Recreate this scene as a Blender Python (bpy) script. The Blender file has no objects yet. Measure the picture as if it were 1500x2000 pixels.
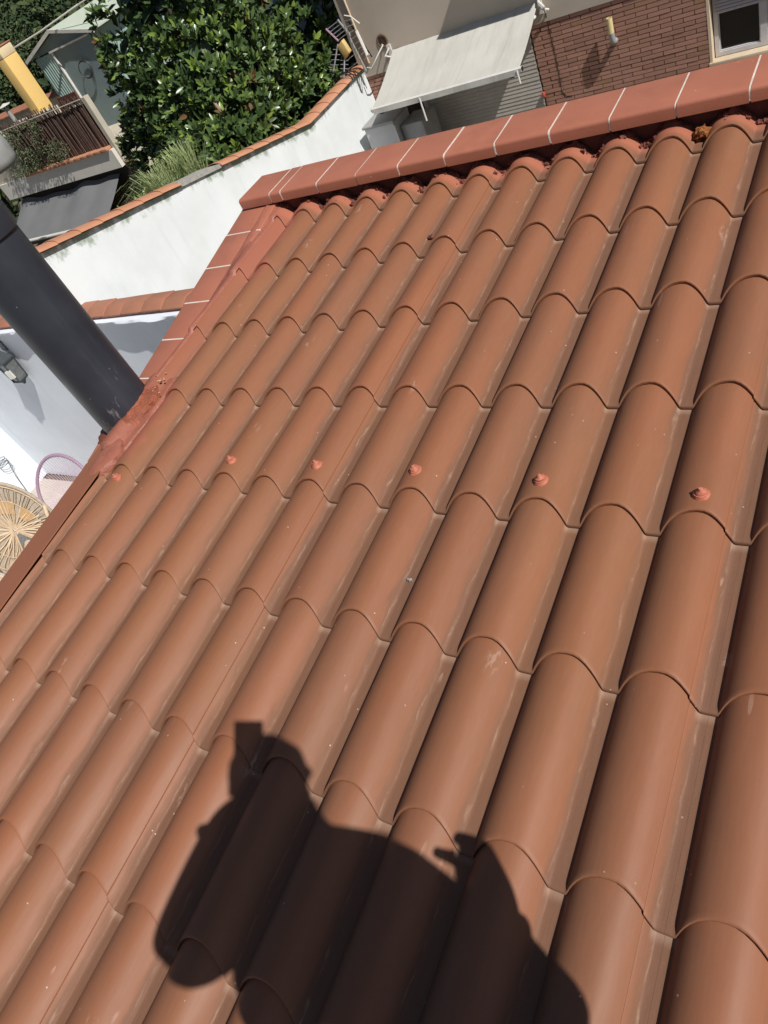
import bpy, bmesh, math, random
from mathutils import Vector, Matrix, Euler, noise
R = math.radians
rnd = random.Random(7)
C = bpy.context.scene.collection

# ------------------------------------------------------------------ camera, world, sun
CAM = Vector((1.4324579, -0.2648731, 4.7109404))
RIGHT = Vector((0.8241003, 0.4173742, -0.3829588))
DOWN = Vector((0.0875647, -0.7618173, -0.6418464))
FWD = Vector((-0.5596348, 0.4954122, -0.6643611))
cam_d = bpy.data.cameras.new('camera'); cam = bpy.data.objects.new('camera', cam_d); C.objects.link(cam)
cam_d.sensor_fit = 'VERTICAL'; cam_d.sensor_height = 36.0; cam_d.sensor_width = 27.0
cam_d.lens = 1392.70 / 2000 * 36.0
cam_d.clip_start = 0.02; cam_d.clip_end = 600
cam.matrix_world = Matrix(((RIGHT.x, -DOWN.x, -FWD.x, CAM.x), (RIGHT.y, -DOWN.y, -FWD.y, CAM.y),
                           (RIGHT.z, -DOWN.z, -FWD.z, CAM.z), (0, 0, 0, 1)))
bpy.context.scene.camera = cam
sc = bpy.context.scene
sc.view_settings.view_transform = 'Standard'; sc.view_settings.look = 'None'
sc.view_settings.exposure = -0.10; sc.view_settings.gamma = 1.0; sc.view_settings.use_curve_mapping = False
world = bpy.data.worlds.new('World'); sc.world = world; world.use_nodes = True
wn = world.node_tree.nodes; wl = world.node_tree.links
sky = wn.new('ShaderNodeTexSky'); sky.sky_type = 'NISHITA'; sky.sun_disc = False
SUN = Vector((0.6384596, -0.1759941, 0.7492632))
sky.sun_elevation = math.asin(SUN.z); sky.sun_rotation = math.atan2(SUN.x, SUN.y)
wl.new(sky.outputs[0], wn['Background'].inputs[0]); wn['Background'].inputs[1].default_value = 0.050
sun_d = bpy.data.lights.new('sun', 'SUN'); sun_d.energy = 5.0; sun_d.angle = R(0.53); sun_d.color = (1.0, 0.955, 0.89)
sun_o = bpy.data.objects.new('sun', sun_d); C.objects.link(sun_o)
sun_o.rotation_euler = SUN.to_track_quat('Z', 'Y').to_euler(); sun_o.location = (8, -3, 14)

# ------------------------------------------------------------------ materials
class NT:
    def __init__(s, name, rough=0.6, spec=0.4, metallic=0.0):
        s.m = bpy.data.materials.new(name); s.m.use_nodes = True
        s.n = s.m.node_tree.nodes; s.l = s.m.node_tree.links
        s.b = s.n['Principled BSDF']; s.b.inputs['Roughness'].default_value = rough
        s.b.inputs['Specular IOR Level'].default_value = spec; s.b.inputs['Metallic'].default_value = metallic
        s.tc = s.n.new('ShaderNodeTexCoord'); s.geo = s.n.new('ShaderNodeNewGeometry')
    def vec(s, kind='Object', scale=(1, 1, 1), rot=(0, 0, 0)):
        mp = s.n.new('ShaderNodeMapping'); mp.inputs['Scale'].default_value = scale; mp.inputs['Rotation'].default_value = rot
        src = s.geo.outputs['Position'] if kind == 'World' else s.tc.outputs[kind]
        s.l.new(src, mp.inputs[0]); return mp.outputs[0]
    def noise(s, v, scale, detail=3, rough=0.55):
        t = s.n.new('ShaderNodeTexNoise'); t.inputs['Scale'].default_value = scale; t.inputs['Detail'].default_value = detail
        t.inputs['Roughness'].default_value = rough; s.l.new(v, t.inputs['Vector']); return t.outputs['Fac']
    def voro(s, v, scale, feature='F1', out='Distance', rand=1.0):
        t = s.n.new('ShaderNodeTexVoronoi'); t.feature = feature; t.inputs['Scale'].default_value = scale
        t.inputs['Randomness'].default_value = rand; s.l.new(v, t.inputs['Vector']); return t.outputs[out]
    def ramp(s, f, stops):
        t = s.n.new('ShaderNodeValToRGB'); e = t.color_ramp.elements
        while len(e) < len(stops): e.new(0.5)
        for el, (p, c) in zip(e, stops):
            el.position = p; el.color = (c, c, c, 1) if isinstance(c, (int, float)) else (*c, 1)
        s.l.new(f, t.inputs[0]); return t.outputs[0]
    def mix(s, f, a, b, mode='MIX'):
        t = s.n.new('ShaderNodeMix'); t.data_type = 'RGBA'; t.blend_type = mode
        for k, v in ((0, f), (6, a), (7, b)):
            if isinstance(v, (int, float)): t.inputs[k].default_value = v
            elif isinstance(v, tuple): t.inputs[k].default_value = (*v, 1)
            else: s.l.new(v, t.inputs[k])
        return t.outputs[2]
    def math(s, op, a, b=0.0, clamp=False):
        t = s.n.new('ShaderNodeMath'); t.operation = op; t.use_clamp = clamp
        for k, v in ((0, a), (1, b)):
            if isinstance(v, (int, float)): t.inputs[k].default_value = v
            else: s.l.new(v, t.inputs[k])
        return t.outputs[0]
    def sep(s, v):
        t = s.n.new('ShaderNodeSeparateXYZ'); s.l.new(v, t.inputs[0]); return t.outputs
    def step(s, x, lo, hi):
        t = s.n.new('ShaderNodeMapRange'); t.interpolation_type = 'SMOOTHSTEP'
        t.inputs[1].default_value = lo; t.inputs[2].default_value = hi
        s.l.new(x, t.inputs[0]); return t.outputs[0]
    def rand(s):
        t = s.n.new('ShaderNodeObjectInfo'); return t.outputs['Random']
    def color(s, c):
        if isinstance(c, tuple): s.b.inputs['Base Color'].default_value = (*c, 1)
        else: s.l.new(c, s.b.inputs['Base Color'])
    def rough(s, c): s.l.new(c, s.b.inputs['Roughness'])
    def bump(s, h, strength=0.3, dist=0.01, prev=None):
        t = s.n.new('ShaderNodeBump'); t.inputs['Strength'].default_value = strength; t.inputs['Distance'].default_value = dist
        s.l.new(h, t.inputs['Height'])
        if prev is not None: s.l.new(prev, t.inputs['Normal'])
        s.l.new(t.outputs[0], s.b.inputs['Normal']); return t.outputs[0]

def simple(name, col, col2=None, scale=8, rough=0.6, bump=0.15, bscale=60, spec=0.4, metallic=0.0, rand=0.0, kind='World', bdist=0.004):
    m = NT(name, rough, spec, metallic); v = m.vec(kind)
    c2 = col2 or tuple(x * 0.8 for x in col)
    f = m.noise(v, scale, 5)
    c = m.mix(m.ramp(f, [(0.3, 0.0), (0.7, 1.0)]), col, c2)
    if rand:
        c = m.mix(m.math('MULTIPLY', m.rand(), rand), c, tuple(x * 0.45 for x in col))
    m.color(c)
    if bump: m.bump(m.noise(v, bscale, 4), bump, bdist)
    return m.m

PITCH = 0.0756827
S = 0.4197171
P = 0.2
ZR = 3.2
ROOF_M = Matrix.Translation((0, 0, ZR)) @ Matrix.Rotation(PITCH, 4, 'X')
def rw(u, v, h=0.0): return ROOF_M @ Vector((u, v, h))
PROF = [(0, 0), (.04, 0), (.078, 0), (.09, .8), (.105, 6), (.125, 13), (.155, 21), (.2, 30.5), (.26, 39.5), (.33, 46), (.41, 50.5), (.5, 52),
        (.58, 51), (.65, 46.5), (.72, 38.5), (.78, 29), (.83, 19.5), (.87, 10.5), (.9, 4.2), (.915, 1), (.93, 0), (.965, 0), (1, 0)]
def prof(u):
    u = u % 1.0
    for (a, ha), (b, hb) in zip(PROF, PROF[1:]):
        if a <= u <= b: return (ha + (hb - ha) * (u - a) / (b - a)) / 1000
    return 0.0

def tile_material():
    m = NT('roof_tile_coating', 0.5, 0.27)
    w = m.vec('World', (1, 1, 1), (-PITCH, 0, 0))
    wl_ = m.vec('World', (9, 1.6, 9)); ws = m.vec('World', (60, 5, 60))
    o = m.sep(m.tc.outputs['Object']); pos = m.sep(m.geo.outputs['Position'])
    base = m.mix(m.ramp(m.noise(wl_, 1.3, 4), [(0.35, 0.0), (0.68, 1.0)]), (0.295, 0.108, 0.051), (0.264, 0.102, 0.052))
    base = m.mix(m.math('MULTIPLY', m.rand(), 0.16), base, (0.23, 0.096, 0.054))
    # dull film of dust: strongest in the valley floors and on the flank beside them
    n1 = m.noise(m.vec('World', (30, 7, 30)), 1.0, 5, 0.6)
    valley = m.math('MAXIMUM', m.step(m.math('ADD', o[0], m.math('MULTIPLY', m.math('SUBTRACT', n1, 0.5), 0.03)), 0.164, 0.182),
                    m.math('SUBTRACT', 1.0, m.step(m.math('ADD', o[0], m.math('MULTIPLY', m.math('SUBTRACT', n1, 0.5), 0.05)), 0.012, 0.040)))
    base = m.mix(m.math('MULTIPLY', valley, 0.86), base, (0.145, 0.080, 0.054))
    film = m.math('MULTIPLY', m.ramp(m.noise(m.vec('World', (4, 1.2, 4)), 1.0, 3), [(0.38, 0.0), (0.66, 1.0)]), 0.55)
    base = m.mix(film, base, (0.205, 0.099, 0.056))
    och = m.math('MULTIPLY', m.ramp(m.noise(m.vec('World', (2.2, 1.0, 2.2), (0, 0, 0.4)), 1.0, 4), [(0.45, 0.0), (0.66, 1.0)]), 0.32)
    base = m.mix(och, base, (0.275, 0.118, 0.050))
    pale = m.math('MULTIPLY', m.ramp(m.noise(m.vec('World', (3.1, 0.9, 3.1), (0, 0, 1.1)), 1.7, 5), [(0.52, 0.0), (0.72, 1.0)]), 0.14)
    base = m.mix(pale, base, (0.34, 0.165, 0.105))
    # thin pale scratches lying at an angle
    for (ang, sc_, th) in ((0.9, 3.3, 0.018), (-0.5, 4.1, 0.014)):
        sv = m.voro(m.vec('World', (1.0, 0.16, 1.0), (0, 0, ang)), sc_*3); sn = m.noise(m.vec('World', (1, 1, 1)), 3.1 + sc_, 2)
        sx = m.math('MULTIPLY', m.math('LESS_THAN', sv, th*4), m.step(sn, 0.57, 0.63))
        base = m.mix(m.math('MULTIPLY', sx, 0.45), base, (0.50, 0.33, 0.25))
    # browner tone low on the left flank of each wave
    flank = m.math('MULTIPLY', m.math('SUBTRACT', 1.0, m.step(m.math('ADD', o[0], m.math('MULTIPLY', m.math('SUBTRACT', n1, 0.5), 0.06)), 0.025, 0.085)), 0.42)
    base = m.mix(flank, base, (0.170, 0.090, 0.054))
    gr_ = m.noise(m.vec('World', (1, 1, 1)), 330.0, 2, 0.6)
    base = m.mix(m.ramp(gr_, [(0.30, 0.0), (0.70, 0.34)]), base, (0.24, 0.12, 0.075))
    gr2 = m.noise(m.vec('World', (150, 18, 150)), 1.0, 3, 0.6)
    base = m.mix(m.ramp(gr2, [(0.40, 0.0), (0.75, 0.15)]), base, (0.34, 0.165, 0.10))
    # pale dried edge of the dust in the valleys
    edge = m.math('SUBTRACT', 1.0, m.math('MULTIPLY', m.math('ABSOLUTE', m.math('SUBTRACT', m.math('ADD', o[0], m.math('MULTIPLY', m.math('SUBTRACT', n1, 0.5), 0.03)), 0.181)), 420.0), True)
    edge = m.math('MULTIPLY', m.math('MAXIMUM', edge, 0.0), m.ramp(m.noise(m.vec('World', (18, 18, 18)), 1.0, 4), [(0.46, 0.03), (0.68, 0.34)]))
    base = m.mix(edge, base, (0.52, 0.36, 0.26))
    # lime left where the valley runs under the next tile's lip
    lip = m.math('MULTIPLY', m.step(o[1], 0.395, 0.418), m.step(m.math('ADD', o[2], m.math('MULTIPLY', n1, 0.004)), 0.000, -0.008))
    base = m.mix(m.math('MULTIPLY', lip, 0.32), base, (0.50, 0.36, 0.27))
    # specks and a few scuffs
    sp = m.voro(m.vec('World', (1, 1, 1)), 26.0); spn = m.noise(m.vec('World'), 7.0, 2)
    spk = m.math('MULTIPLY', m.math('LESS_THAN', sp, 0.055), m.step(spn, 0.53, 0.60))
    base = m.mix(m.math('MULTIPLY', spk, 0.70), base, (0.66, 0.50, 0.40))
    sc2 = m.voro(m.vec('World', (1, 0.5, 1)), 5.0); scn = m.noise(m.vec('World', (70, 25, 70)), 1.0, 4, 0.7)
    scf = m.math('MULTIPLY', m.math('SUBTRACT', 1.0, m.step(sc2, 0.05, 0.13)), m.step(scn, 0.50, 0.60))
    base = m.mix(m.math('MULTIPLY', scf, 0.26), base, (0.58, 0.42, 0.34))
    ds = m.math('MULTIPLY', m.math('LESS_THAN', m.voro(m.vec('World', (1, 1, 1)), 41.0), 0.05), m.step(m.noise(m.vec('World'), 5.0, 2), 0.56, 0.62))
    base = m.mix(m.math('MULTIPLY', ds, 0.6), base, (0.16, 0.07, 0.045))
    # red waterproof coating brushed over the first waves beside the gable
    nb = m.math('MULTIPLY', m.math('SUBTRACT', m.noise(m.vec('World', (5, 5, 5)), 1.0, 5), 0.5), 0.35)
    x = m.math('ADD', pos[0], nb)
    lim = m.math('MULTIPLY', m.step(pos[1], 0.80, 0.98), 1.0)
    near = m.math('SUBTRACT', 1.0, m.step(x, -1.19, -1.16))
    neart = m.math('MULTIPLY', m.math('SUBTRACT', 1.0, m.step(x, -1.10, -1.06)), m.step(m.math('ADD', pos[1], nb), 1.95, 2.1))
    nearp = m.math('MULTIPLY', m.math('MULTIPLY', m.math('SUBTRACT', 1.0, m.step(x, -1.11, -1.06)), m.step(m.math('ADD', pos[1], nb), 0.86, 0.92)), m.math('SUBTRACT', 1.0, m.step(m.math('ADD', pos[1], nb), 1.30, 1.38)))
    pink = m.math('MULTIPLY', m.math('MAXIMUM', m.math('MAXIMUM', m.math('MULTIPLY', near, 0.5), neart), nearp), lim)
    base = m.mix(m.math('MULTIPLY', pink, 0.85), base, (0.335, 0.115, 0.074))
    topc = m.math('MULTIPLY', m.step(m.math('ADD', pos[1], m.math('MULTIPLY', nb, 0.12)), 2.545, 2.585), 0.8)
    base = m.mix(topc, base, (0.41, 0.145, 0.092))
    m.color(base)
    rg = m.math('ADD', m.ramp(m.noise(wl_, 2.0, 4), [(0.3, 0.44), (0.7, 0.58)]), m.math('MULTIPLY', valley, 0.18))
    m.rough(rg)
    nb1 = m.bump(m.noise(m.vec('World'), 700.0, 3), 0.30, 0.0010)
    m.bump(m.noise(m.vec('World', (10, 3, 10)), 1.0, 3), 0.22, 0.004, nb1)
    return m.m

M = {}
M['tile'] = tile_material()
M['screw'] = simple('red_sealant_dab', (0.50, 0.170, 0.105), (0.44, 0.14, 0.085), 60, 0.5, 0.4, 300)
M['drip'] = simple('dried_pale_sealant', (0.60, 0.36, 0.27), (0.50, 0.27, 0.19), 40, 0.4, 0.3, 200)
M['seal'] = simple('red_waterproof_coating', (0.345, 0.125, 0.085), (0.285, 0.10, 0.066), 14, 0.5, 0.6, 70, bdist=0.006)
M['skirt'] = simple('brushed_red_sealant', (0.36, 0.105, 0.055), (0.20, 0.060, 0.034), 22, 0.55, 0.9, 90, bdist=0.01)
M['mortar_red'] = simple('red_painted_mortar', (0.27, 0.085, 0.055), (0.10, 0.036, 0.027), 26, 0.8, 0.9, 110, bdist=0.01)
M['crumb'] = simple('orange_crumb', (0.36, 0.13, 0.03), (0.2, 0.07, 0.02), 60, 0.8, 0.9, 160)
M['flash'] = simple('flashing_coating', (0.275, 0.106, 0.058), (0.25, 0.10, 0.057), 9, 0.45, 0.08, 200)
def coping_material(name, a, b, rough=0.5):
    m = NT(name, rough, 0.4); v = m.vec('World')
    c = m.mix(m.ramp(m.noise(v, 7, 5), [(0.35, 0.0), (0.7, 1.0)]), a, b)
    c = m.mix(m.math('MULTIPLY', m.rand(), 0.35), c, tuple(x * 0.86 for x in b))
    spk = m.math('MULTIPLY', m.math('LESS_THAN', m.voro(v, 22.0), 0.06), m.step(m.noise(v, 6.0, 2), 0.5, 0.58))
    c = m.mix(m.math('MULTIPLY', spk, 0.8), c, (0.68, 0.50, 0.38))
    dk = m.step(m.noise(m.vec('World', (4, 4, 14)), 1.0, 6, 0.65), 0.56, 0.74)
    c = m.mix(m.math('MULTIPLY', dk, 0.35), c, tuple(x * 0.62 for x in a))
    m.color(c)
    m.bump(m.noise(v, 160, 4), 0.3, 0.002)
    return m.m
M['coping'] = coping_material('glazed_terracotta', (0.455, 0.170, 0.108), (0.40, 0.147, 0.093), 0.45)
M['terracotta'] = coping_material('fired_terracotta', (0.54, 0.265, 0.155), (0.48, 0.225, 0.13), 0.75)
M['terracotta_b'] = coping_material('weathered_terracotta', (0.40, 0.175, 0.105), (0.34, 0.15, 0.095), 0.75)
M['joint'] = simple('white_joint', (0.74, 0.70, 0.64), (0.60, 0.52, 0.45), 40, 0.85, 0.5, 200)
M['parapet'] = simple('red_painted_render', (0.16, 0.052, 0.036), (0.09, 0.032, 0.024), 12, 0.8, 0.7, 60, bdist=0.01)
M['white_own'] = simple('white_render', (0.78, 0.78, 0.76), (0.72, 0.72, 0.70), 3, 0.85, 0.25, 50)
M['pipe'] = NT('charcoal_flue_paint', 0.45, 0.4); _m = M['pipe']
_v = _m.vec('World')
_c = _m.mix(_m.ramp(_m.noise(_v, 5, 4), [(0.35, 0.0), (0.7, 1.0)]), (0.022, 0.027, 0.038), (0.034, 0.040, 0.053))
_scr = _m.math('MULTIPLY', _m.step(_m.noise(_m.vec('World', (40, 40, 9)), 1.0, 5, 0.7), 0.60, 0.68),
               _m.math('SUBTRACT', 1.0, _m.step(_m.sep(_m.geo.outputs['Position'])[2], 3.36, 3.62)))
_c = _m.mix(_m.math('MULTIPLY', _scr, 0.4), _c, (0.40, 0.38, 0.38))
_c = _m.mix(_m.math('MULTIPLY', _m.math('MULTIPLY', _m.math('LESS_THAN', _m.voro(_v, 19.0), 0.05), _m.step(_m.noise(_v, 5.0, 2), 0.52, 0.58)), 0.5), _c, (0.4, 0.38, 0.36))
_dust = _m.math('MULTIPLY', _m.step(_m.noise(_m.vec('World', (14, 14, 1.2)), 1.0, 6, 0.65), 0.46, 0.74), 0.30)
_c = _m.mix(_dust, _c, (0.075, 0.078, 0.088))
_m.color(_c); _m.bump(_m.noise(_m.vec('World', (3, 3, 1.5)), 1.0, 3), 0.12, 0.01); _m.rough(_m.ramp(_m.noise(_v, 6, 3), [(0.3, 0.38), (0.7, 0.52)])); M['pipe'] = _m.m

def white_wall_mat(name, base, dirt, top=None):
    m = NT(name, 0.88, 0.25); v = m.vec('World')
    c = m.mix(m.ramp(m.noise(v, 1.1, 6, 0.6), [(0.40, 0.0), (0.72, 1.0)]), base, dirt)
    st = m.step(m.noise(m.vec('World', (1.6, 1.6, 0.5)), 1.3, 5), 0.60, 0.78)
    sk = m.math('MULTIPLY', m.step(m.noise(m.vec('World', (7, 7, 0.7)), 1.0, 5, 0.6), 0.52, 0.72), 0.22)
    c = m.mix(sk, c, tuple(x * 0.80 for x in dirt))
    c = m.mix(m.math('MULTIPLY', st, 0.34), c, tuple(x * 0.78 for x in dirt))
    if top:
        # green algae just below the sloping coping
        p = m.sep(m.geo.outputs['Position'])
        line = m.math('SUBTRACT', 2.19, m.math('MULTIPLY', m.math('MINIMUM', m.math('SUBTRACT', p[1], 7.74), 0.0), 0.217))
        d = m.math('SUBTRACT', line, p[2])
        n = m.noise(m.vec('World', (6, 6, 4)), 1.0, 6, 0.65)
        g = m.math('MULTIPLY', m.math('SUBTRACT', 1.0, m.step(m.math('ADD', d, m.math('MULTIPLY', m.math('SUBTRACT', 0.55, n), 0.55)), 0.04, 0.16)), 0.8)
        c = m.mix(g, c, (0.20, 0.27, 0.18))
    m.color(c); m.bump(m.noise(v, 45, 5), 0.35, 0.004); return m.m
M['white1'] = white_wall_mat('whitewashed_render', (0.80, 0.845, 0.87), (0.68, 0.72, 0.73), True)
M['white2'] = white_wall_mat('patio_render', (0.77, 0.825, 0.89), (0.69, 0.74, 0.80))  # blue of the skylight is mixed into this base colour
M['cement'] = simple('grey_cement', (0.42, 0.41, 0.38), (0.30, 0.30, 0.28), 20, 0.9, 0.7, 70)
M['stucco'] = simple('beige_stucco', (0.51, 0.44, 0.365), (0.45, 0.39, 0.32), 1.6, 0.9, 0.5, 120, bdist=0.003)
def brick_mat():
    m = NT('brown_brick', 0.85, 0.25); r = m.rand()
    c = m.mix(r, (0.46, 0.250, 0.185), (0.35, 0.190, 0.142))
    w = m.n.new('ShaderNodeTexWhiteNoise'); w.noise_dimensions = '1D'; m.l.new(r, w.inputs['W'])
    c = m.mix(m.math('MULTIPLY', m.step(w.outputs['Value'], 0.75, 1.0), 0.6), c, (0.33, 0.19, 0.10))
    n = m.noise(m.vec('World', (1, 1, 1)), 26, 6, 0.7)
    c = m.mix(m.math('MULTIPLY', m.step(n, 0.54, 0.75), 0.32), c, (0.50, 0.38, 0.31))
    c = m.mix(m.math('MULTIPLY', m.step(m.noise(m.vec('World', (1, 1, 1)), 2.2, 3), 0.5, 0.68), 0.22), c, (0.14, 0.085, 0.07))
    m.color(c); m.bump(m.noise(m.vec('World'), 130, 5, 0.7), 0.5, 0.004); return m.m
M['brick'] = brick_mat()
M['brick_mortar'] = simple('dark_mortar', (0.085, 0.055, 0.044), (0.06, 0.04, 0.033), 30, 0.95, 0.4, 120)
M['board'] = simple('grey_painted_board', (0.46, 0.43, 0.385), (0.40, 0.37, 0.33), 12, 0.75, 0.3, 90, rand=0.12)
M['board_gap'] = simple('board_backing', (0.20, 0.185, 0.165), None, 12, 0.9, 0)
_m = NT('pale_awning_canvas', 0.85, 0.2); _v = _m.vec('World')
_c = _m.mix(_m.ramp(_m.noise(_v, 2.0, 5), [(0.35, 0.0), (0.7, 1.0)]), (0.56, 0.555, 0.515), (0.50, 0.49, 0.45))
_c = _m.mix(_m.math('MULTIPLY', _m.step(_m.noise(_m.vec('World', (9, 1.2, 1.2)), 1.0, 5, 0.6), 0.50, 0.72), 0.35), _c, (0.40, 0.385, 0.34))
_w = _m.sep(_m.vec('World', (1.9, 1, 1)))
_c = _m.mix(_m.math('MULTIPLY', _m.math('LESS_THAN', _m.math('FRACT', _w[0]), 0.02), 0.35), _c, (0.36, 0.35, 0.32))
_m.color(_c); _m.bump(_m.noise(_m.vec('World', (3, 1, 1)), 2.5, 3), 0.4, 0.02); M['canvas'] = _m.m
M['grey_canvas'] = simple('grey_awning_canvas', (0.175, 0.18, 0.188), (0.15, 0.155, 0.16), 2.0, 0.8, 0.15, 300)
M['white_metal'] = simple('white_painted_metal', (0.72, 0.71, 0.68), (0.62, 0.60, 0.56), 10, 0.45, 0.05, 100)
M['alu'] = simple('aluminium', (0.62, 0.62, 0.63), (0.5, 0.5, 0.5), 10, 0.35, 0.05, 100, metallic=0.6)
M['lilac'] = simple('faded_mauve_plastic', (0.42, 0.26, 0.36), (0.36, 0.22, 0.3), 20, 0.6, 0.1, 100)
M['yellow_pl'] = simple('faded_yellow_plastic', (0.66, 0.50, 0.22), (0.55, 0.38, 0.13), 18, 0.65, 0.2, 60)
M['yellow_pipe'] = simple('cream_yellow_pvc', (0.72, 0.60, 0.30), (0.64, 0.52, 0.26), 18, 0.5, 0.1, 60)
M['grey_pl'] = simple('grey_plastic', (0.36, 0.36, 0.36), (0.30, 0.30, 0.30), 12, 0.55, 0.1, 80)
M['pale_box'] = simple('pale_cabinet', (0.55, 0.56, 0.56), (0.48, 0.49, 0.49), 4, 0.5, 0.06, 60)
M['dark'] = simple('dark_interior_and_shade', (0.018, 0.015, 0.014), (0.03, 0.024, 0.022), 4, 0.8, 0)
M['door_brown'] = simple('dark_brown_door', (0.055, 0.028, 0.022), (0.04, 0.02, 0.016), 6, 0.6, 0.1, 60)
M['glass'] = NT('window_pane', 0.06, 0.5); M['glass'].color((0.012, 0.013, 0.015)); M['glass'] = M['glass'].m
M['window'] = simple('grey_white_frame', (0.60, 0.59, 0.60), (0.54, 0.53, 0.54), 8, 0.45, 0.05, 100)
M['shutter'] = simple('lilac_grey_shutter', (0.46, 0.44, 0.48), (0.42, 0.40, 0.43), 8, 0.55, 0.05, 100)
M['cream'] = simple('cream_plaster', (0.68, 0.57, 0.42), (0.60, 0.47, 0.33), 8, 0.85, 0.4, 80)
M['black'] = simple('black_plastic', (0.02, 0.02, 0.021), None, 8, 0.5, 0.05, 60)
M['cable_w'] = simple('white_cable', (0.68, 0.66, 0.60), None, 8, 0.5, 0)
M['vent'] = simple('brown_vent', (0.20, 0.12, 0.075), (0.14, 0.085, 0.055), 20, 0.6, 0.1, 80)
M['red'] = simple('red_plastic', (0.42, 0.07, 0.04), None, 8, 0.5, 0)
M['lantern'] = simple('grey_black_lantern', (0.055, 0.065, 0.072), (0.04, 0.048, 0.053), 12, 0.45, 0.1, 80)
M['lamp_glass'] = simple('frosted_lantern_pane', (0.16, 0.17, 0.17), (0.09, 0.10, 0.10), 20, 0.25, 0.05, 60)
M['bulb'] = simple('white_bulb', (0.75, 0.74, 0.68), None, 8, 0.3, 0)
M['yellow_wall'] = simple('yellow_render', (0.78, 0.53, 0.19), (0.74, 0.50, 0.18), 2.0, 0.85, 0.25, 60)
M['yellow_top'] = simple('pale_yellow_render', (0.74, 0.60, 0.38), (0.68, 0.55, 0.35), 3.0, 0.85, 0.25, 60)
M['nb_wall'] = simple('cream_neighbour_render', (0.56, 0.52, 0.42), (0.46, 0.42, 0.34), 2.2, 0.9, 0.4, 60)
M['nb_grey'] = simple('pale_grey_render', (0.80, 0.775, 0.70), (0.66, 0.63, 0.57), 2.0, 0.9, 0.4, 60)
M['heather'] = simple('heather_stem', (0.105, 0.062, 0.050), (0.17, 0.11, 0.085), 20, 0.9, 0.6, 80, rand=0.6)
M['board_red'] = simple('red_brown_board', (0.14, 0.05, 0.035), (0.11, 0.04, 0.03), 8, 0.7, 0.2, 50)
M['corr'] = simple('green_grey_sheet', (0.34, 0.46, 0.44), (0.29, 0.40, 0.385), 5, 0.5, 0.05, 60)
M['roof_green'] = simple('pale_green_sheet', (0.50, 0.56, 0.46), (0.45, 0.51, 0.42), 3, 0.6, 0.05, 60)
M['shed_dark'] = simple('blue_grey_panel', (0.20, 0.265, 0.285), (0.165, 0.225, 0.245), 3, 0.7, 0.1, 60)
M['earth'] = simple('dry_earth', (0.16, 0.125, 0.085), (0.11, 0.09, 0.06), 1.2, 0.95, 0.5, 30)
M['scrub'] = simple('hillside_scrub', (0.055, 0.075, 0.030), (0.035, 0.05, 0.02), 1.5, 0.95, 0.6, 12)
M['patio'] = simple('patio_floor', (0.52, 0.46, 0.40), (0.44, 0.39, 0.34), 3, 0.8, 0.3, 60)
M['bark'] = simple('grey_bark', (0.10, 0.085, 0.065), (0.065, 0.055, 0.045), 14, 0.95, 0.9, 40, bdist=0.02)
def leaf_mat(name, c, c2, rough=0.32, spec=0.5):
    m = NT(name, rough, spec)
    m.color(m.mix(m.ramp(m.noise(m.vec('World'), 5.0, 3), [(0.35, 0.0), (0.65, 1.0)]), c, c2))
    m.b.inputs['Transmission Weight'].default_value = 0.0
    m.b.inputs['Subsurface Weight'].default_value = 0.0
    return m.m
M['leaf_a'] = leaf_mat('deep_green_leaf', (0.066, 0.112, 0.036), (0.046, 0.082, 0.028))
M['leaf_b'] = leaf_mat('mid_green_leaf', (0.118, 0.182, 0.050), (0.088, 0.140, 0.040))
M['leaf_c'] = leaf_mat('young_green_leaf', (0.21, 0.29, 0.055), (0.15, 0.23, 0.045))
M['leaf_d'] = leaf_mat('rusty_leaf', (0.17, 0.085, 0.035), (0.12, 0.075, 0.03), 0.5)
M['wood_a'] = leaf_mat('far_wood_green', (0.060, 0.090, 0.030), (0.040, 0.065, 0.024), 0.7, 0.2)
M['wood_b'] = leaf_mat('far_wood_dark', (0.032, 0.055, 0.022), (0.024, 0.042, 0.018), 0.7, 0.2)
M['wood_c'] = leaf_mat('far_wood_olive', (0.105, 0.125, 0.048), (0.08, 0.10, 0.04), 0.7, 0.2)
M['creeper'] = leaf_mat('creeper_leaf', (0.12, 0.145, 0.075), (0.08, 0.105, 0.05), 0.6, 0.3)
M['blade'] = leaf_mat('grey_green_blade', (0.36, 0.42, 0.20), (0.25, 0.32, 0.13), 0.55, 0.3)
M['wicker'] = simple('pale_wicker', (0.66, 0.53, 0.38), (0.52, 0.39, 0.26), 30, 0.75, 0.4, 120)
M['wicker_b'] = simple('amber_wicker', (0.55, 0.35, 0.17), (0.46, 0.28, 0.13), 30, 0.75, 0.4, 120)
M['wicker_c'] = simple('grey_wicker', (0.50, 0.42, 0.33), (0.38, 0.31, 0.24), 30, 0.75, 0.4, 120)
M['mauve'] = simple('mauve_steel', (0.33, 0.22, 0.31), (0.29, 0.19, 0.27), 20, 0.45, 0.05, 100)
M['mauve_cord'] = simple('mauve_cord', (0.62, 0.44, 0.58), (0.56, 0.38, 0.52), 20, 0.5, 0.0, 100)
M['skin'] = simple('skin', (0.48, 0.29, 0.20), (0.43, 0.25, 0.17), 12, 0.55, 0.1, 200)
M['shirt'] = simple('navy_cotton', (0.035, 0.045, 0.075), (0.028, 0.036, 0.06), 8, 0.9, 0.3, 300)
M['trousers'] = simple('grey_work_cotton', (0.10, 0.10, 0.105), (0.08, 0.08, 0.085), 8, 0.9, 0.3, 300)
M['hair'] = simple('dark_hair', (0.025, 0.018, 0.013), (0.04, 0.028, 0.02), 80, 0.6, 0.6, 200)
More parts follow.
